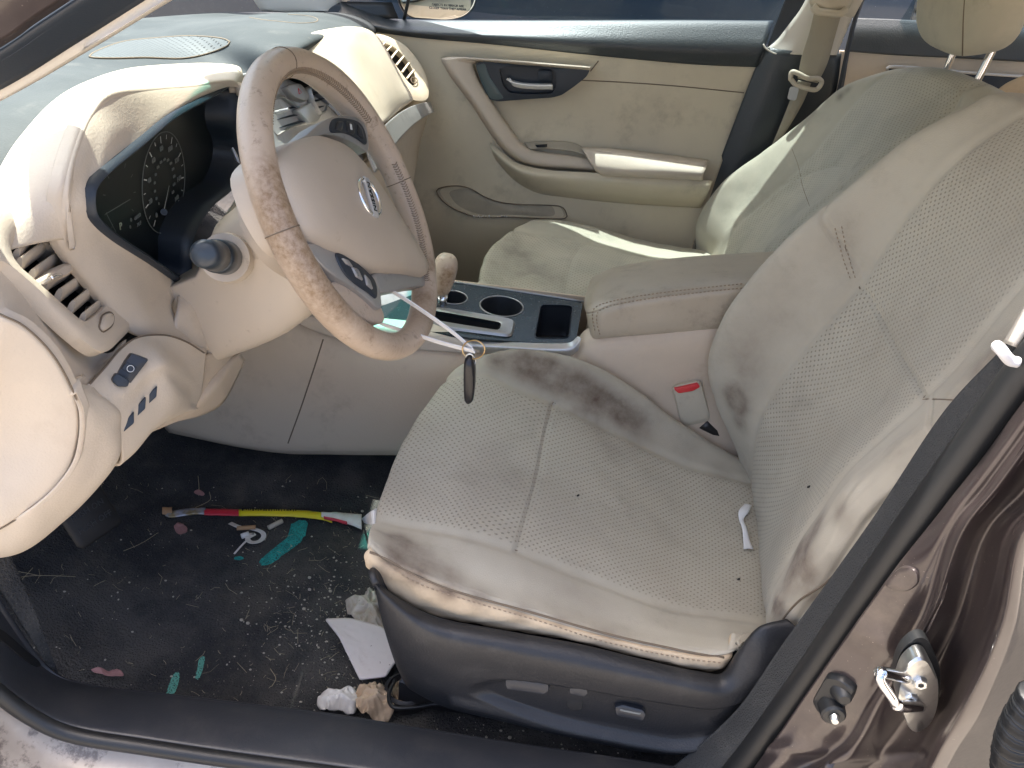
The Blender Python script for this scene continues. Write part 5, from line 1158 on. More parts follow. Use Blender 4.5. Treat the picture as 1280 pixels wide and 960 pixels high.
# pedals
pk = thing('parking_brake_pedal', 'dark parking brake pedal with PUSH ON and PUSH OFF print low in the foot well', 'pedal', W(105, 640, z=.40))
pn_ = V((.75, -.35, .56)).normalized(); pcn = W(108, 640, y=-.50)
e1 = V((0, 0, 1)).cross(pn_).normalized(); e1 = e1 if e1.y > 0 else -e1; e2 = pn_.cross(e1); e2 = e2 if e2.z > 0 else -e2
mb = MB(); box(mb, pcn, .062, .075, .012, ax=(e1, e2, pn_), bev=.004); mb.build('pedal_pad', M['void'], pk, angle=50)
for i, s_ in enumerate(('PARK', 'PUSH ON', 'PUSH OFF')):
    textm('pedal_print', s_, .0105, pcn+pn_*.0066+e2*(.020-.018*i), e1, e2, M['switch'], pk)
tubeo('pedal_arm', curve([pcn-pn_*.005, pcn-pn_*.03+e2*.06, pcn-pn_*.05+e2*.14, pcn-pn_*.08+e2*.25], 16), .008, M['black'], pk)
# ================================================================== FAR FRONT DOOR
pd = thing('passenger_door', 'beige far front door panel with chrome inside handle, dark top and tinted window', 'car door', (.3, .68, .4))
bt_ = WG([
 [(425, 2, .70), (470, 18, .70), (504, 24, .70), (620, 25, .70), (740, 25, .70), (860, 25, .70), (967, 26, .70)],
 [(425, 12, .675), (470, 24, .675), (508, 32, .675), (620, 36, .675), (740, 38, .675), (860, 40, .675), (962, 42, .675)],
 [(415, 24, .655), (465, 32, .655), (520, 40, .655), (620, 46, .655), (740, 54, .655), (860, 60, .655), (955, 62, .655)],
 [(412, 30, .662), (450, 37, .662), (520, 47, .662), (620, 56, .662), (740, 69, .662), (860, 80, .662), (946, 84, .662)]])
bt_ = [[p+V((0, .02, -.012)) for p in bt_[0]]]+bt_
patch('door_top_pad', bt_, M['beltpad'], pd, 30, 90, thick=.004)
DP = WG([
 [(412, 28, .668), (450, 36, .668), (520, 46, .668), (620, 55, .668), (740, 68, .668), (860, 79, .668), (950, 84, .668)],
 [(425, 60, .672), (470, 72, .672), (545, 80, .672), (630, 86, .672), (740, 96, .672), (855, 112, .672), (938, 118, .672)],
 [(440, 120, .665), (500, 130, .665), (560, 140, .665), (640, 150, .665), (745, 160, .665), (845, 168, .665), (915, 172, .665)],
 [(450, 180, .650), (510, 190, .650), (575, 200, .650), (650, 208, .650), (745, 215, .650), (835, 220, .650), (895, 225, .650)],
 [(460, 225, .640), (515, 235, .640), (580, 242, .640), (655, 250, .640), (745, 256, .640), (825, 262, .640), (880, 268, .640)],
 [(470, 265, .630), (520, 275, .630), (585, 285, .630), (655, 292, .630), (740, 300, .630), (815, 305, .630), (865, 310, .630)],
 [(480, 318, .635), (530, 325, .635), (590, 333, .635), (660, 345, .635), (735, 355, .635), (805, 360, .635), (850, 365, .635)]])
DPb = [[p+V((0, .01, -.06)) for p in DP[-1]]]
dp, _, _ = patch('door_panel', DP+DPb, M['door'], pd, 100, 120, thick=.004, disp=lambda s, t, p: .0025*mnoise.noise(p*5)-(.006*math.exp(-((s-.30)/.13)**2)*(1 if .45 < t else 0)))
DPB = bvh(dp)
# fabric insert and its upper seam
seam('panel_seam', DPB, [(720, 100), (780, 103), (850, 108), (930, 116)], .0013, M['seam'], dp)
tubeo('panel_break', [p for p in (hit(DPB, a, b, .001) for a, b in [(754, 69), (748, 76), (742, 84), (738, 89)]) if p], .0012, M['seam'], dp, seg=5)
# raised diagonal arm of the door trim
def dshape(name, outl, h, mt, par, b_=DPB, sm=False, r=.2, n=110, bev=.006, yb=None):
    Q = [V((a, b, 0)) for a, b in outl]; Q = sloop(Q, n) if sm else rloop(Q, r, 5, n)
    yy = yb if yb is not None else .655
    base = [W(q.x, q.y, y=yy-h) for q in Q]
    ins = shrink(base, bev); 
    per = lambda L: sum((L[i]-L[i-1]).length for i in range(len(L)))
    if per(ins) > per(base): ins = shrink(base, -bev)
    ins = [p+V((0, -.004, 0)) for p in ins]
    return MB(), base, ins
arm_out = [(551, 74), (556, 70), (575, 71), (650, 77), (738, 84), (733, 88), (650, 81), (603, 77), (592, 80), (596, 95), (612, 124), (638, 165), (656, 186), (672, 192), (735, 195), (738, 204), (744, 214), (720, 213), (672, 209), (645, 200), (628, 184), (590, 128), (566, 98)]
top_r = [(738, 83), (650, 76), (575, 71), (556, 72), (552, 76), (566, 100), (590, 132), (622, 180), (645, 201), (672, 210), (720, 214), (745, 216)]
top_i = [(736, 88), (650, 81), (603, 77), (596, 79), (593, 82), (600, 101), (615, 126), (642, 165), (657, 182), (674, 189), (715, 194), (736, 198)]
oo = curve([V((a, b, 0)) for a, b in top_r], 90); ii = curve([V((a, b, 0)) for a, b in top_i], 90)
A0 = [W(p.x, p.y, y=.660) for p in oo]; A1 = [W(p.x, p.y, y=.628) for p in [o_.lerp(i_, .10) for o_, i_ in zip(oo, ii)]]; A2 = [W(p.x, p.y, y=.618) for p in [o_.lerp(i_, .35) for o_, i_ in zip(oo, ii)]]; A3 = [W(p.x, p.y, y=.632) for p in [o_.lerp(i_, .9) for o_, i_ in zip(oo, ii)]]; A4 = [W(p.x, p.y, y=.668) for p in ii]
AR2 = [[r[int(i)] for i in [k*89/22 for k in range(23)]] for r in (A0, A1, A2, A3, A4)]
da, _, _ = patch('armrest_trim', AR2, M['dash'], pd, 30, 110, thick=.003)
# lower bulge under the armrest
LBg = WG([
 [(613, 178, .655), (628, 190, .64), (650, 205, .625), (690, 213, .615), (745, 216, .605), (820, 222, .600), (890, 226, .605)],
 [(614, 186, .64), (632, 203, .62), (655, 216, .605), (692, 222, .60), (745, 226, .595), (820, 232, .592), (888, 234, .597)],
 [(618, 196, .645), (640, 217, .63), (665, 230, .62), (700, 236, .615), (748, 240, .61), (820, 246, .608), (882, 248, .61)],
 [(622, 205, .66), (645, 228, .65), (672, 242, .645), (705, 248, .645), (750, 252, .642), (820, 257, .64), (876, 260, .64)]])
patch('armrest_bulge', LBg, M['door'], pd, 24, 70, thick=.003)
AG = WG([
 [(727, 184, .650), (745, 184, .650), (780, 187, .650), (830, 193, .650), (886, 200, .650)],
 [(729, 187, .620), (745, 188, .618), (780, 192, .616), (830, 199, .616), (884, 206, .618)],
 [(738, 203, .596), (750, 207, .590), (780, 210, .588), (828, 212, .588), (880, 216, .592)],
 [(745, 214, .598), (756, 219, .594), (780, 220, .592), (826, 222, .592), (878, 225, .598)],
 [(748, 216, .62), (758, 221, .62), (780, 223, .62), (826, 225, .62), (877, 228, .62)]])
AG = [[r[0]+V((.002, .02, -.006))]+r for r in AG]
patch('armrest', AG, M['dash'], pd, 30, 60, thick=.003)
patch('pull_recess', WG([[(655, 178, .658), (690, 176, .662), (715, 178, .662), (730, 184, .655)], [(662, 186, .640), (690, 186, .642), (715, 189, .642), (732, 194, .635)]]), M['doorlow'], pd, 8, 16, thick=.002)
patch('lock_slot', WG([[(669, 181, .640), (684, 180, .640)], [(671, 184, .635), (684, 183.5, .635)]]), M['void'], pd, 4, 4, thick=.001)
# handle cup and chrome handle
HC = [(594, 80), (604, 76.5), (650, 81), (738, 87), (733, 96), (718, 108), (702, 119), (690, 122), (660, 124), (622, 127), (611, 124), (602, 106)]
Q = rloop([V((a, b, 0)) for a, b in HC], .3, 4, 110); L0 = [W(q.x, q.y, y=.638) for q in Q]
HI = [(624, 86), (632, 83), (660, 84), (692, 87), (696, 92), (695, 108), (690, 117), (660, 118), (636, 116), (628, 106)]
Qi = rloop([V((a, b, 0)) for a, b in HI], .3, 4, 110); L1_ = align(L0, [W(q.x, q.y, y=.636) for q in Qi])
if sum((L1_[i]-L0[i]).length for i in range(110)) > sum((L1_[-i]-L0[i]).length for i in range(110)): L1_ = [L1_[0]]+L1_[1:][::-1]
hcup = lofto('handle_cup', [off(L0, (0, .012, 0)), L0, L1_, [p+V((0, .018, 0)) for p in L1_], [p.lerp(cen(L1_), .9)+V((0, .019, 0)) for p in L1_]], M['bezel'], pd, cap1=True)
HS = rloop([W(a, b, y=.6365) for a, b in [(595, 82), (606, 79), (612, 96), (630, 123), (622, 125), (612, 123), (603, 106)]], .2, 4, 50)
lofto('silver_corner', [off(HS, (0, .004, 0)), HS, [p.lerp(cen(HS), .3)+V((0, -.001, 0)) for p in HS]], mat('teal_lit_dark_trim', (.05, .08, .085), .35), hcup, cap1=True)  # teal of the windscreen light is mixed into this dark trim's colour
hp_ = [(633, 98), (640, 100), (655, 103), (672, 104), (690, 104)]; hq_ = [(637, 101), (642, 108), (655, 111), (672, 112), (691, 112)]
hm = [[W(a, b, y=.640) for a, b in hp_], [W((a+c)/2, (b+d)/2-1.5, y=.626) for (a, b), (c, d) in zip(hp_, hq_)], [W(a, b, y=.634) for a, b in hq_]]
patch('door_handle', hm, mat('bright_handle', (.85, .85, .83), .2, metal=.35), hcup, 14, 30, thick=.004)
lk = sloop([W(a, b, y=.648) for a, b in [(674, 88), (688, 88), (691, 96), (688, 102), (675, 101), (672, 94)]], 30)
lofto('lock_knob', [off(lk, (0, .01, 0)), lk, [p.lerp(cen(lk), .4)+V((0, -.003, 0)) for p in lk]], M['bezel'], hcup, cap1=True)
# map pocket
MP = [(546, 238), (556, 233), (575, 232), (590, 236), (605, 245), (625, 252), (650, 255), (685, 256), (702, 258), (708, 266), (707, 272), (690, 273), (640, 271), (600, 271), (575, 264), (555, 252)]
Qm = sloop([V((a, b, 0)) for a, b in MP], 90); Lm = [hit(DPB, q.x, q.y, .002) for q in Qm]; Lm = [p for p in Lm if p]
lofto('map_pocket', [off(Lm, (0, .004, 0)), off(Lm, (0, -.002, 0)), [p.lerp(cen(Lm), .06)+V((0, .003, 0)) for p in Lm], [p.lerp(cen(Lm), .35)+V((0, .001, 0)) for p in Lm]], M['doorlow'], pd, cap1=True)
tubeo('pocket_seam', off(Lm, (0, -.002, 0)), .0013, M['seam'], pd, closed=True, seg=5)
# window glass
wg = [[V((-.25, .715, .99)), V((.25, .715, .995)), V((.70, .715, 1.0))], [V((-.13, .66, 1.16)), V((.28, .66, 1.16)), V((.74, .66, 1.16))], [V((.0, .60, 1.33)), V((.3, .60, 1.33)), V((.78, .60, 1.33))]]
patch('window_glass', wg, M['sideglass'], pd, 8, 14, thick=0)
patch('window_edge_foot', WG([[(404, 2, .70), (440, 2, .70), (490, 3, .70)], [(404, 20, .69), (450, 24, .69), (498, 23, .69)]]), M['rubber'], pd, 4, 8, thick=.003)
tubeo('window_divider', curve([W(505, 24, y=.70), W(511, -2, y=.69), W(520, -40, y=.68)], 8), .004, M['rubber'], pd)
# sand or crumbs lying in the pocket
cr = MB(); rr = random.Random(3)
for k in range(26):
    px = rr.choice([rr.uniform(592, 606), rr.uniform(617, 632), rr.uniform(592, 634)]); h = hit(DPB, px, 270+rr.uniform(-1.5, .8), .006)
    if h:
        r_ = rr.uniform(.0010, .0025); vs, fs = superell(h, r_, r_, r_*.8, V((1, 0, 0)), V((0, 1, 0)), V((0, 0, 1)), 1, 6, 4); cr.add(vs, fs)
tag(cr.build('crumbs', M['paper']), 'white crumbs scattered in the map pocket of the far door', 'crumbs', kind='stuff')
# outside mirror of the far door
om = thing('door_mirror', 'outside mirror beyond the far front window with small warning print', 'wing mirror', W(565, 10, y=.93))
mn = V((.42, -.90, .08)).normalized(); mc = W(562, -12, y=.93)
mo = sloop([WPL(a, b, mc, mn) for a, b in [(536, 23), (560, 24), (578, 20), (590, 10), (595, -5), (598, -40), (560, -55), (505, -50), (498, -10), (510, 18)]], 70)
lofto('mirror_housing', [off([p.lerp(cen(mo), .4) for p in mo], -mn*.09), off([p.lerp(cen(mo), .08) for p in mo], -mn*.06), [p+(p-cen(mo))*.04 for p in off(mo, -mn*.01)], [p+(p-cen(mo))*.03 for p in mo]], M['paint'], om, cap0=True)
mgl = lofto('mirror_glass', [mo, [p.lerp(cen(mo), .04)+mn*.002 for p in mo], [p.lerp(cen(mo), .9)+mn*.002 for p in mo]], M['mirror'], om, cap1=True)
me1 = V((0, 0, 1)).cross(mn).normalized(); me2 = mn.cross(me1)
tx = WPL(560, 9, mc+mn*.0026, mn)
textm('mirror_print', 'OBJECTS IN MIRROR ARE\nCLOSER THAN THEY APPEAR', .0075, tx, me1, me2, M['bezel'], mgl)
# ================================================================== SEAT BELT on the far pillar
sb_ = thing('seat_belt', 'beige seat belt with cream loop guide and clear tongue on the far door pillar', 'seat belt', W(1010, 90, y=.62))
def ribbon(name, A, B, y, mt, par, th=.0014, n=40):
    a = [W(*p, y=y) for p in A]; b = [W(*p, y=y) for p in B]; return patch(name, [a, [(p+q)/2 for p, q in zip(a, b)], b], mt, par, 4, n, thick=th)[0]
ribbon('webbing', [(1020, 6), (1012, 40), (1002, 72), (997, 98)], [(1054, 10), (1044, 45), (1034, 80), (1022, 104)], .625, M['web'], sb_)
ribbon('webbing', [(998, 100), (988, 125), (976, 155), (964, 184)], [(1014, 104), (1004, 128), (988, 156), (968, 186)], .63, M['web'], sb_)
tubeo('loop_guide', curve([W(1016, 8, y=.615), W(1022, 14, y=.61), (W(1035, 16, y=.607)), W(1050, 17, y=.61), W(1058, 12, y=.615)], 24), .0075, M['beltplastic'], sb_, seg=12)
patch('guide_mount', WG([[(1013, -12, .63), (1036, -12, .62), (1066, -12, .63)], [(1012, 4, .625), (1036, 4, .612), (1064, 6, .625)], [(1018, 14, .63), (1036, 12, .612), (1058, 16, .63)]]), M['beltplastic'], sb_, 10, 12, thick=.006)
tp = curve([W(988, 98, y=.612), W(990, 90, y=.612), W(998, 92, y=.608), W(1010, 98, y=.606), W(1022, 98, y=.61), W(1027, 103, y=.612), W(1020, 112, y=.612), W(1006, 110, y=.608), W(994, 106, y=.61)], 40)
tng = tubeo('belt_tongue', tp, .0052, M['beltplastic'], sb_, closed=True, seg=10)
tgq = rloop([W(a, b, y=.605) for a, b in [(988, 108), (999, 110), (995, 126), (984, 124)]], .25, 4, 30)
lofto('tongue_blade', [off(tgq, (0, .002, 0)), tgq, [p.lerp(cen(tgq), .3) for p in tgq]], M['silverlight'], tng, cap1=True)
# ================================================================== FAR REAR DOOR, rear seat
rd = thing('rear_door', 'far rear door with cream upper panel, dark top and chrome strip, behind the far front seat', 'car door', (1.1, .69, .5))
patch('door_top_pad', WG([[(1066, 22, .70), (1120, 24, .70), (1200, 28, .70), (1330, 34, .70)], [(1062, 40, .68), (1120, 42, .68), (1200, 46, .68), (1330, 52, .68)], [(1056, 64, .67), (1120, 69, .67), (1200, 73, .67), (1330, 80, .67)]]), M['beltpad'], rd, 20, 30, thick=.004)
rp, _, _ = patch('door_panel', WG([[(1050, 63, .69), (1120, 67, .69), (1200, 72, .69), (1330, 78, .69)], [(1046, 90, .69), (1120, 93, .69), (1200, 97, .69), (1330, 104, .69)], [(1040, 180, .68), (1110, 185, .68), (1190, 190, .68), (1330, 200, .68)], [(1000, 330, .67), (1100, 335, .67), (1190, 340, .67), (1330, 350, .67)]]), M['dash'], rd, 30, 30, thick=.004)
patch('dark_insert', WG([[(1112, 86, .68), (1160, 88, .68), (1220, 92, .68), (1330, 100, .68)], [(1105, 110, .68), (1150, 118, .68), (1210, 124, .68), (1330, 134, .68)], [(1130, 150, .68), (1160, 156, .68), (1210, 160, .68), (1330, 168, .68)]]), M['bezel'], rd, 16, 20, thick=.002)
tubeo('chrome_strip', curve([W(1108, 86, y=.675), W(1118, 83, y=.675), W(1170, 87, y=.675), W(1225, 92, y=.675), W(1320, 98, y=.675)], 24), .003, M['silverlight'], rd)
patch('window_glass', [[V((.95, .715, 1.03)), V((1.7, .70, 1.05))], [V((.98, .60, 1.33)), V((1.6, .60, 1.33))]], M['sideglass'], rd, 6, 8, thick=0)
strip('rear_door_seal', [(1078, -12), (1066, 24), (1056, 66), (1044, 120), (1020, 200)], [(1086, -12), (1072, 24), (1062, 66), (1052, 120), (1030, 200)], .66, .665, M['bezel'], rd, bulge=.004)
rs_ = thing('rear_seat', 'cream rear bench seat just showing behind the two front seats', 'rear seat', (1.45, 0, .4))
patch('backrest', [[V((1.40+.02*math.sin(j), y_, .55)) for j, y_ in enumerate((-.62, -.3, 0, .3, .62))], [V((1.44, y_, .80)) for y_ in (-.62, -.3, 0, .3, .62)], [V((1.55, y_, 1.02)) for y_ in (-.62, -.3, 0, .3, .62)], [V((1.63, y_, 1.03)) for y_ in (-.62, -.3, 0, .3, .62)]], M['fabricside'], rs_, 20, 30, thick=.02)
patch('cushion', [[V((.93, y_, .34)) for y_ in (-.62, -.3, 0, .3, .62)], [V((.93, y_, .58)) for y_ in (-.62, -.3, 0, .3, .62)], [V((1.15, y_, .60)) for y_ in (-.62, -.3, 0, .3, .62)], [V((1.42, y_, .55)) for y_ in (-.62, -.3, 0, .3, .62)]], M['fabricside'], rs_, 20, 30, thick=.02)
patch('bolster', WG([[(1236, 122, .50), (1258, 104, .50), (1290, 90, .50)], [(1245, 140, .48), (1268, 122, .48), (1300, 108, .48)], [(1262, 170, .46), (1290, 150, .46), (1320, 140, .46)]]), M['fabricside'], rs_, 12, 12, thick=.02)
# ================================================================== BEYOND THE CAR
def van():
    v_ = thing('parked_van', 'dark blue van parked beyond the far front window', 'van', (-.1, 2.6, 0))
    M['van'] = mat('dark_blue_paint', (.012, .030, .055), .3, coat=.6, grime=(.06, .08, .10), gscale=20, gamt=.4, speck=(.2, .22, .25), spscale=120, spth=.74)
    sec = [(2.05, .30), (2.0, .55), (1.98, 1.0), (2.02, 1.35), (2.10, 1.75), (2.2, 1.95), (2.6, 2.02), (3.4, 2.02), (3.75, 1.9), (3.9, 1.3), (3.9, .3)]
    L = []
    for k, (x, s0, s1) in enumerate(((-3.0, .75, .45), (-2.9, .95, .50), (-2.2, 1, .58), (-1.7, 1, .93), (-1.2, 1, 1), (1.35, 1, 1), (1.5, .98, .99), (1.54, .9, .93))):
        L.append([V((x, 2.95+(y-2.95)*s0, .30+(z-.30)*s1)) for y, z in sec])
    rows_ = [[r[j] for r in L] for j in range(len(sec))]
    lofto('van_body', L, M['van'], v_, cap0=True, cap1=True)
    for x0, x1 in ((-1.0, -.1), (.0, 1.2)):
        lofto('van_window', [rloop([V((x0, 2.032, 1.42)), V((x1, 2.032, 1.42)), V((x1, 2.112, 1.78)), V((x0, 2.112, 1.78))], .15, 3, 40), [p+V((0, -.012, 0)) for p in rloop([V((x0, 2.032, 1.42)), V((x1, 2.032, 1.42)), V((x1, 2.112, 1.78)), V((x0, 2.112, 1.78))], .15, 3, 40)]], M['void'], v_, cap1=True)
    for x in (-2.1, .85):
        w_ = tubeo('wheel', [V((x, 2.12, .34))+V((math.cos(a), 0, math.sin(a)))*.25 for a in [2*math.pi*k/32 for k in range(32)]], .085, M['rubber'], v_, closed=True, seg=12)
        cyl(MB(), (x, 2.06, .34), (x, 2.16, .34), .18).build('rim', M['steel'], w_, angle=40)
van()
# pale stone wall beyond the far rear window
wlw = thing('stone_wall', 'pale stone block wall beyond the far rear window', 'wall', (3.4, 3.3, 0))
M['stone'] = mat('pale_stone', (.42, .36, .29), .9, col2=(.33, .28, .23), nscale=3, bump=1, bscale=20, bdist=.02)
M['mortar'] = mat('mortar', (.22, .19, .16), .9)
bx = MB(); box(bx, (4.6, 3.42, .9), 6.0, .2, 1.8); bx.build('wall_core', M['mortar'], wlw, smooth=False)
sm2 = MB(); rr = random.Random(5)
for row in range(12):
    z = .075+row*.15; x = 1.6-rr.random()*.3
    while x < 7.5:
        w_ = rr.uniform(.28, .55); box(sm2, (x+w_/2, 3.31+rr.uniform(-.006, .006), z), w_-.015, .06, .135, bev=.012); x += w_
sm2.build('stone_courses', M['stone'], wlw, angle=40)
# ================================================================== THINGS HANGING AND LYING IN THE CABIN
# white strap round the wheel spoke with the key on a ring
zt = thing('white_strap', 'white plastic tie strap looped from the steering wheel and holding the key ring', 'tie strap', W(540, 400, y=-.42))
def flatstrap(name, P, w, th, mt, par, n=40, up=(0, 0, 1)):
    C_ = curve(P, n); L = []
    for i, p in enumerate(C_):
        t = (C_[min(i+1, n-1)]-C_[max(i-1, 0)]).normalized(); s = t.cross(V(up)).normalized(); u = s.cross(t)
        L.append([p+s*a*w/2+u*b*th/2 for a, b in ((-1, -1), (1, -1), (1, 1), (-1, 1))])
    return loft(MB(), L, True, True).build(name, mt, par, angle=30)
flatstrap('strap', [W(478, 358, y=-.36), W(490, 364, y=-.385), W(520, 383, y=-.40), W(560, 411, y=-.42), W(588, 434, y=-.44), W(592, 438, y=-.445)], .0070, .0014, M['white'], zt, up=(.3, 1, .5))
flatstrap('strap', [W(470, 402, y=-.36), W(480, 406, y=-.385), W(510, 415, y=-.40), W(550, 428, y=-.42), W(584, 437, y=-.44), W(592, 439, y=-.446)], .0070, .0014, M['white'], zt, up=(.3, 1, .5))
kr = W(592, 437, y=-.445)
ring = [W(592+14*math.cos(a), 437+11.5*math.sin(a), y=-.445-.006*math.cos(a)) for a in [2*math.pi*k/40 for k in range(40)]]
tag(tubeo('key_ring', ring, .0009, M['brass'], None, closed=True, seg=8), 'thin brass ring joining the white strap to the black key', 'key ring')
kf = thing('car_key', 'black key fob hanging below the steering wheel from a brass ring', 'car key', W(586, 475, y=-.445))
kL = [W(a, b, y=-.445) for a, b in [(581, 449), (586, 446), (591, 449), (593, 462), (593.5, 480), (592, 498), (588.5, 504), (583.5, 504.5), (580.5, 498), (579.5, 480), (579.5, 462)]]
kL = sloop(kL, 60); c = cen(kL)
kfb = lofto('fob_shell', [[p.lerp(c, .22)+V((0, .019, 0)) for p in kL], [p.lerp(c, .06)+V((0, .016, 0)) for p in kL], off(kL, (0, .008, 0)), off(kL, (0, .001, 0)), [p.lerp(c, .08)+V((0, -.004, 0)) for p in kL], [p.lerp(c, .35)+V((0, -.006, 0)) for p in kL]], M['fob'], kf, cap0=True, cap1=True, angle=60)
tubeo('fob_seam', [p.lerp(c, .28)+V((0, -.0052, 0)) for p in kL], .0004, M['rubber'], kfb, closed=True, seg=5)
tubeo('key_loop', [W(587+4.5*math.cos(a), 446+3.5*math.sin(a), y=-.443) for a in [2*math.pi*k/20 for k in range(20)]], .0011, M['steel'], kf, closed=True, seg=6)
tubeo('key_edge', curve([W(592, 456, y=-.44), W(594.5, 452, y=-.438), W(593, 446, y=-.438)], 10), .0009, M['steel'], kf, seg=6)
# ---- on the carpet
def FH(px, py, lift=.001):
    h = hit(FB, px, py); return h+V((0, 0, lift))
def sheet(name, P, mt, lab, cat, lift=.003, th=.0012, crumple=.004, n=22, group=None, seed=1, sup=None, dome=0.0):
    """small crumpled sheet: outline filled with a triangulated grid, given thickness"""
    L = [FH(a, b, 0) if sup is None else hit(sup, a, b) for a, b in P]; z0 = max(p.z for p in L) if sup is None else 0
    mnx, mxx = min(p.x for p in L), max(p.x for p in L); mny, mxy = min(p.y for p in L), max(p.y for p in L)
    LL = sloop(L, 100) if name != 'card_piece' else rloop(L, .06, 3, 100); c = cen(LL); rings = []
    rr = random.Random(seed)
    for f in (1, .92, .84, .76, .68, .6, .52, .44, .36, .28, .2, .12, .05):
        R_l = []
        for i, p in enumerate(LL):
            q = c.lerp(p, f); k = 1-2.6*abs(mnoise.noise(V((q.x*38+seed*7, q.y*38, seed))))+.9*(.5-abs(mnoise.noise(V((q.x*95, q.y*95, seed*3)))*2))
            q = q+V((0, 0, lift+crumple*k+dome*(1-f*f))); R_l.append(q)
        rings.append(R_l)
    o = loft(MB(), rings, cap1=True).build(name, mt, None)
    md = o.modifiers.new('thick', 'SOLIDIFY'); md.thickness = th; md.offset = 1
    return tag(o, lab, cat, group)
sheet('card_piece', [(407, 790), (438, 789), (478, 800), (503, 830), (482, 862), (450, 866), (424, 812)], M['tile'], 'large white stiff card piece with cut corners on the carpet by the seat', 'card', lift=.030, crumple=.0004, th=.003, seed=3)
sheet('crumpled_tissue', [(432, 764), (438, 758), (455, 757), (462, 749), (474, 760), (484, 780), (486, 800), (460, 797), (440, 786)], M['tissue'], 'crumpled beige tissue tucked against the front of the seat base', 'tissue', lift=.018, crumple=.009, seed=5, dome=.016)
sheet('torn_paper', [(397, 886), (408, 873), (424, 874), (436, 870), (449, 878), (448, 890), (441, 903), (424, 898), (410, 899), (400, 895)], M['paper'], 'torn white paper lying against the door sill', 'paper', lift=.016, crumple=.006, seed=8, dome=.012)
sheet('tan_napkin', [(446, 876), (462, 868), (478, 870), (490, 884), (493, 900), (480, 908), (456, 906), (446, 898)], M['tan'], 'wrinkled tan napkin between white paper and seat rail', 'napkin', lift=.018, crumple=.009, seed=9, dome=.014)
sheet('pink_leaf', [(218, 660), (226, 656), (234, 662), (233, 669), (223, 669)], M['pink'], 'small dry pink leaf below the striped wrapper end', 'leaf', lift=.004, crumple=.002, seed=11)
sheet('pink_leaf', [(243, 619), (248, 615), (256, 619), (252, 622)], M['pink'], 'tiny pink leaf scrap above the striped wrapper', 'leaf', lift=.004, crumple=.002, seed=12)
sheet('pink_leaf', [(118, 850), (128, 848), (140, 852), (150, 849), (158, 857), (138, 858)], M['pink'], 'dry pink leaf stuck along the inner edge of the sill', 'leaf', lift=.022, crumple=.002, seed=13)
sheet('tissue_scrap', [(818, 945), (828, 940), (845, 945), (843, 953), (820, 952)], M['tissue'], 'cream paper scrap under the rear of the seat base', 'paper', lift=.02, crumple=.003, seed=14)
# striped wrapper
wp = thing('snack_wrapper', 'long thin yellow and red wrapper strip lying across the carpet', 'wrapper', FH(330, 645))
def wseg(name, P, Wd, mt, lift=.006, n=24, print_=False):
    T = curve([V((a, b, 0)) for a, b in P], n); rows_ = []
    for j in (-1, -.5, 0, .5, 1):
        r = []
        for i, q in enumerate(T):
            w_ = Wd[0]+(Wd[1]-Wd[0])*i/(n-1); h = FH(q.x, q.y+j*w_/2, lift+.004*(1-j*j)+.0012*mnoise.noise(V((q.x*.12, j, 2)))); r.append(h)
        rows_.append(r)
    return patch(name, rows_, mt, wp, 8, n, thick=.0012)[0]
wseg('foil_end', [(207, 644), (215, 646), (228, 644), (245, 642), (258, 642)], (9, 9), M['foil'])
wseg('brown_tip', [(204, 643), (210, 643), (216, 643)], (9, 10), M['cig'], lift=.008)
wseg('red_band', [(256, 643), (275, 643.5), (299, 644)], (8.5, 8.5), M['red'])
yb = wseg('yellow_band', [(299, 644), (330, 644), (370, 645), (400, 648), (415, 652)], (8.5, 9.5), M['yellow'])
wseg('white_end', [(402, 648), (420, 650), (440, 654), (452, 657)], (6, 19), M['paper'], lift=.009)
wseg('red_edge', [(405, 653), (420, 656), (434, 660)], (3, 3), M['red'], lift=.010)
pt = MB(); rr = random.Random(2); x = 303
while x < 372:
    w_ = rr.uniform(.6, 1.8); hgt_ = rr.uniform(3, 4.5); y0 = 641.2+(x-303)*.012
    a = [FH(x, y0, .0112), FH(x+w_, y0, .0112), FH(x+w_, y0+hgt_*.8, .0118), FH(x, y0+hgt_*.8, .0118)]; pt.add(a, [(0, 1, 2, 3)]); x += w_+rr.uniform(.5, 2.4)
pt.build('wrapper_print', M['void'], yb, smooth=False)
# tag sticking out from under the cushion
tg = patch('fabric_tag', [[FH(452, 655, .012), W(462, 640, y=-.50), W(474, 634, y=-.50)], [FH(455, 660, .012), W(464, 656, y=-.52), W(474, 652, y=-.52)]], M['paper'], None, 8, 12, thick=.001)[0]
tag(tg, 'white label tag sticking out at the front edge of the driver cushion', 'label tag')
# twisted paper with brown stub, cigarette filter
tw = thing('twisted_paper', 'twisted white paper curl with brown stub lying on the carpet', 'paper', FH(310, 670))
wpath = [(288, 657), (300, 662), (315, 664), (327, 668), (330, 674), (324, 680), (314, 681), (310, 676), (318, 671), (305, 673)]
C_ = curve([FH(a, b, .006) for a, b in wpath], 50)
flatstrap('paper_curl', C_, .008, .001, M['paper'], tw, n=50, up=(0, .3, 1))
flatstrap('paper_tail', [FH(312, 676, .006), FH(303, 684, .005), FH(293, 694, .003)], .003, .001, M['paper'], tw, n=12)
tubeo('brown_stub', [FH(297, 667, .012), FH(320, 665.5, .012)], .0036, M['cig'], tw, seg=12)
tubeo('paper_fold', [FH(302, 675, .008), FH(312, 672, .009)], .0045, M['paper'], tw, seg=8)
cg = tubeo('cigarette_filter', [FH(336, 663, .006), FH(353, 654.5, .006)], .0042, M['tissue'], None, seg=14)
tag(cg, 'pale cigarette filter lying just right of the twisted paper', 'cigarette filter')
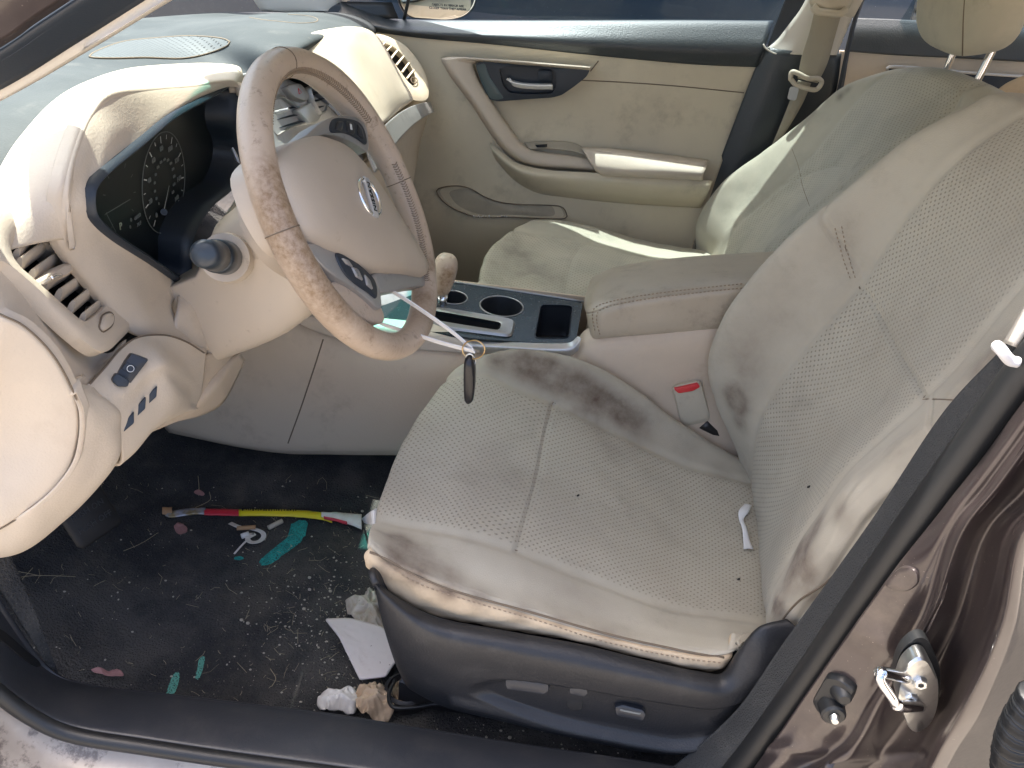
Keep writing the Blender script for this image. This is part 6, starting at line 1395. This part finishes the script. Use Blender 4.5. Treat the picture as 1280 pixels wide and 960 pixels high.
# paint marks on the carpet
def paint(P, mt, lab, n=50):
    L = sloop([V((a, b, 0)) for a, b in P], n); c = cen(L); rr = random.Random(len(P)); rings = []
    for f in (1.0, .8, .55, .3, .05):
        rings.append([FH(c.x+(q.x-c.x)*f*(1+.05*rr.uniform(-1, 1)*(f == 1)), c.y+(q.y-c.y)*f*(1+.06*rr.uniform(-1, 1)*(f == 1)), .0015+.0008*(1-f)) for q in L])
    o = loft(MB(), rings, cap1=True).build('paint_mark', mt, None); tag(o, lab, 'paint mark', 'spray paint marks on the carpet'); return o
paint([(364, 656), (374, 652), (385, 653), (384, 664), (374, 680), (356, 693), (338, 706), (326, 707), (325, 700), (342, 686), (360, 672), (368, 664)], M['teal'], 'long teal spray paint stroke below the yellow wrapper')
paint([(294, 697), (301, 696), (305, 699), (300, 701), (293, 700)], M['teal'], 'tiny teal paint spot under the twisted paper')
paint([(217, 844), (224, 842), (223, 855), (217, 869), (208, 871), (211, 858)], M['tealpale'], 'pale green paint stroke touching the sill')
paint([(249, 825), (256, 822), (254, 836), (249, 849), (244, 848), (247, 836)], M['tealpale'], 'short pale green paint stroke set back from the sill')
# straw, grass and crumbs
st = MB(); rr = random.Random(17)
def onfloor(px, py):
    h = hit(FB, px, py); return h
for k in range(330):
    px, py = rr.uniform(5, 500), rr.uniform(600, 895)
    if rr.random() < .45: px, py = rr.uniform(330, 480), rr.uniform(640, 870)
    h = onfloor(px, py)
    if h is None or h.y < -.64 or h.x < -.6: continue
    a = rr.uniform(0, math.pi); ln = rr.choice([.003, .004, .006, .008, .012, .024])*rr.uniform(.7, 1.3); d = V((math.cos(a), math.sin(a)*.8, 0))*ln; b = V((rr.uniform(-.2, .2)*ln, rr.uniform(-.2, .2)*ln, .002))
    P = []
    for t in (0, .5, 1):
        q = h+d*(t-.5)+b*(4*t*(1-t)); q.z = carpz(q.x, q.y)+.0025+.002*t; P.append(q)
    tube(st, P, rr.uniform(.00016, .00036), seg=4)
for P in ([(0, 730), (40, 722), (95, 723)], [(5, 714), (30, 718), (50, 722)], [(10, 745), (30, 725), (42, 712)], [(155, 691), (178, 681), (198, 668)], [(248, 597), (249, 610), (249, 622)], [(118, 735), (125, 731), (132, 728)], [(338, 838), (345, 850), (340, 860)], [(236, 640), (262, 628), (262, 617)]):
    tube(st, curve([FH(a, b, .004) for a, b in P], 8), .0005, seg=4)
tag(st.build('dry_straw', M['straw']), 'bits of dry straw and grass strewn over the black carpet', 'straw', kind='stuff')
cb = MB()
for k in range(900):
    px, py = (rr.gauss(420, 55), rr.gauss(790, 55)) if rr.random() < .6 else (rr.uniform(0, 620), rr.uniform(600, 900))
    if rr.random() < .12: px, py = rr.uniform(530, 820), rr.uniform(895, 945)
    h = onfloor(px, py)
    if h is None or h.y < -.645 or h.z > .45: continue
    r_ = rr.choice([.0003, .0004, .0005, .0006, .0008, .0012, .0016]); vs, fs = superell(h+V((0, 0, r_*.8)), r_*rr.uniform(.8, 1.6), r_, r_*.7, V((1, 0, 0)), V((0, 1, 0)), V((0, 0, 1)), 1, 6, 4); cb.add(vs, fs)
for a, b in ((387, 738), (413, 740), (387, 723), (637, 923), (380, 762), (453, 640), (310, 780), (302, 776)):
    h = FH(a, b, .002); vs, fs = superell(h, .0028, .0022, .002, V((1, 0, 0)), V((0, 1, 0)), V((0, 0, 1)), .8, 8, 5); cb.add(vs, fs)
tag(cb.build('crumbs', M['crumb']), 'pale crumbs and grit scattered over the black carpet', 'crumbs', kind='stuff')
# white scrap and dark specks on the driver seat
sc_ = [(921, 642), (930, 632), (939, 632), (938, 640), (931, 645), (930, 656), (934, 670), (941, 684), (939, 692), (927, 690), (926, 676), (922, 660)]
Lx = [hit(CB, a, b) for a, b in sc_]
if all(Lx):
    Lx = sloop(Lx, 60); c = cen(Lx)
    flr = [off(Lx, (0, 0, .001)), off(Lx, (0, 0, .004)), [p.lerp(c, .1)+V((0, 0, .0045)) for p in Lx]]
    P_ = [(933, 636), (928, 643), (926, 652), (929, 665), (932, 678), (934, 690)]; Wp = [7, 6.5, 6, 6, 8, 12]
    a_ = []; b_ = []
    for i, ((px, py), w_) in enumerate(zip(P_, Wp)):
        if i == 0: l, r = (937, 633), (929, 634)
        else: l, r = (px-w_/2, py+(0 if i < 5 else 0)), (px+w_/2, py)
        if i == 0: l, r = (930, 632), (939, 634)
        if i == 1: l, r = (922, 643), (934, 645)
        hl, hr_ = hit(CB, *l), hit(CB, *r); z_ = .004+.004*math.sin(i*1.7)**2; a_.append(hl+V((0, 0, z_))); b_.append(hr_+V((0, 0, z_)))
    tag(patch('paper_scrap', [a_, [(p+q)/2+V((0, 0, .001)) for p, q in zip(a_, b_)], b_], M['white'], None, 6, 40, thick=.0008)[0], 'white bent paper scrap on the driver cushion near the backrest', 'paper scrap')
for i, (B_, a, b, where) in enumerate(((CB, 722, 620, 'middle of the driver cushion'), (CB, 923, 725, 'driver cushion below the white scrap'), (BB, 1012, 609, 'lower driver backrest'))):
    h = hit(B_, a, b, .0012)
    if h: 
        vs, fs = superell(h, .0026, .0016, .0012, V((.7, 0, .7)).normalized(), V((0, 1, 0)), V((-.7, 0, .7)).normalized(), .9, 10, 6)
        tag(build('lint_speck', vs, fs, M['void']), 'small black lint speck on the '+where, 'speck')
# ================================================================== LIGHT
wd = bpy.data.worlds.new('World'); sc.world = wd; wd.use_nodes = True; nt = wd.node_tree
sky = nt.nodes.new('ShaderNodeTexSky'); sky.sky_type = 'NISHITA'; sky.sun_disc = False
ts = V((-.215, .20, 1.0)).normalized(); el = math.asin(ts.z); az = math.atan2(ts.x, ts.y)
sky.sun_elevation = el; sky.sun_rotation = az; sky.dust_density = 5.0; sky.air_density = .7; sky.ozone_density = .4
nt.links.new(sky.outputs[0], nt.nodes['Background'].inputs[0]); nt.nodes['Background'].inputs[1].default_value = .15
sl = bpy.data.lights.new('sun', 'SUN'); sl.energy = 3.1; sl.angle = math.radians(.5); sl.color = (1, .95, .88)
so_ = bpy.data.objects.new('sun', sl); COL.objects.link(so_); so_.rotation_euler = ts.to_track_quat('Z', 'Y').to_euler(); so_.location = (0, 0, 5)
sc.view_settings.view_transform = 'Standard'; sc.view_settings.look = 'None'; sc.view_settings.exposure = 2.0; sc.view_settings.gamma = 1
sc.render.engine = 'CYCLES'; sc.cycles.max_bounces = 8; sc.cycles.transparent_max_bounces = 12; sc.cycles.diffuse_bounces = 4
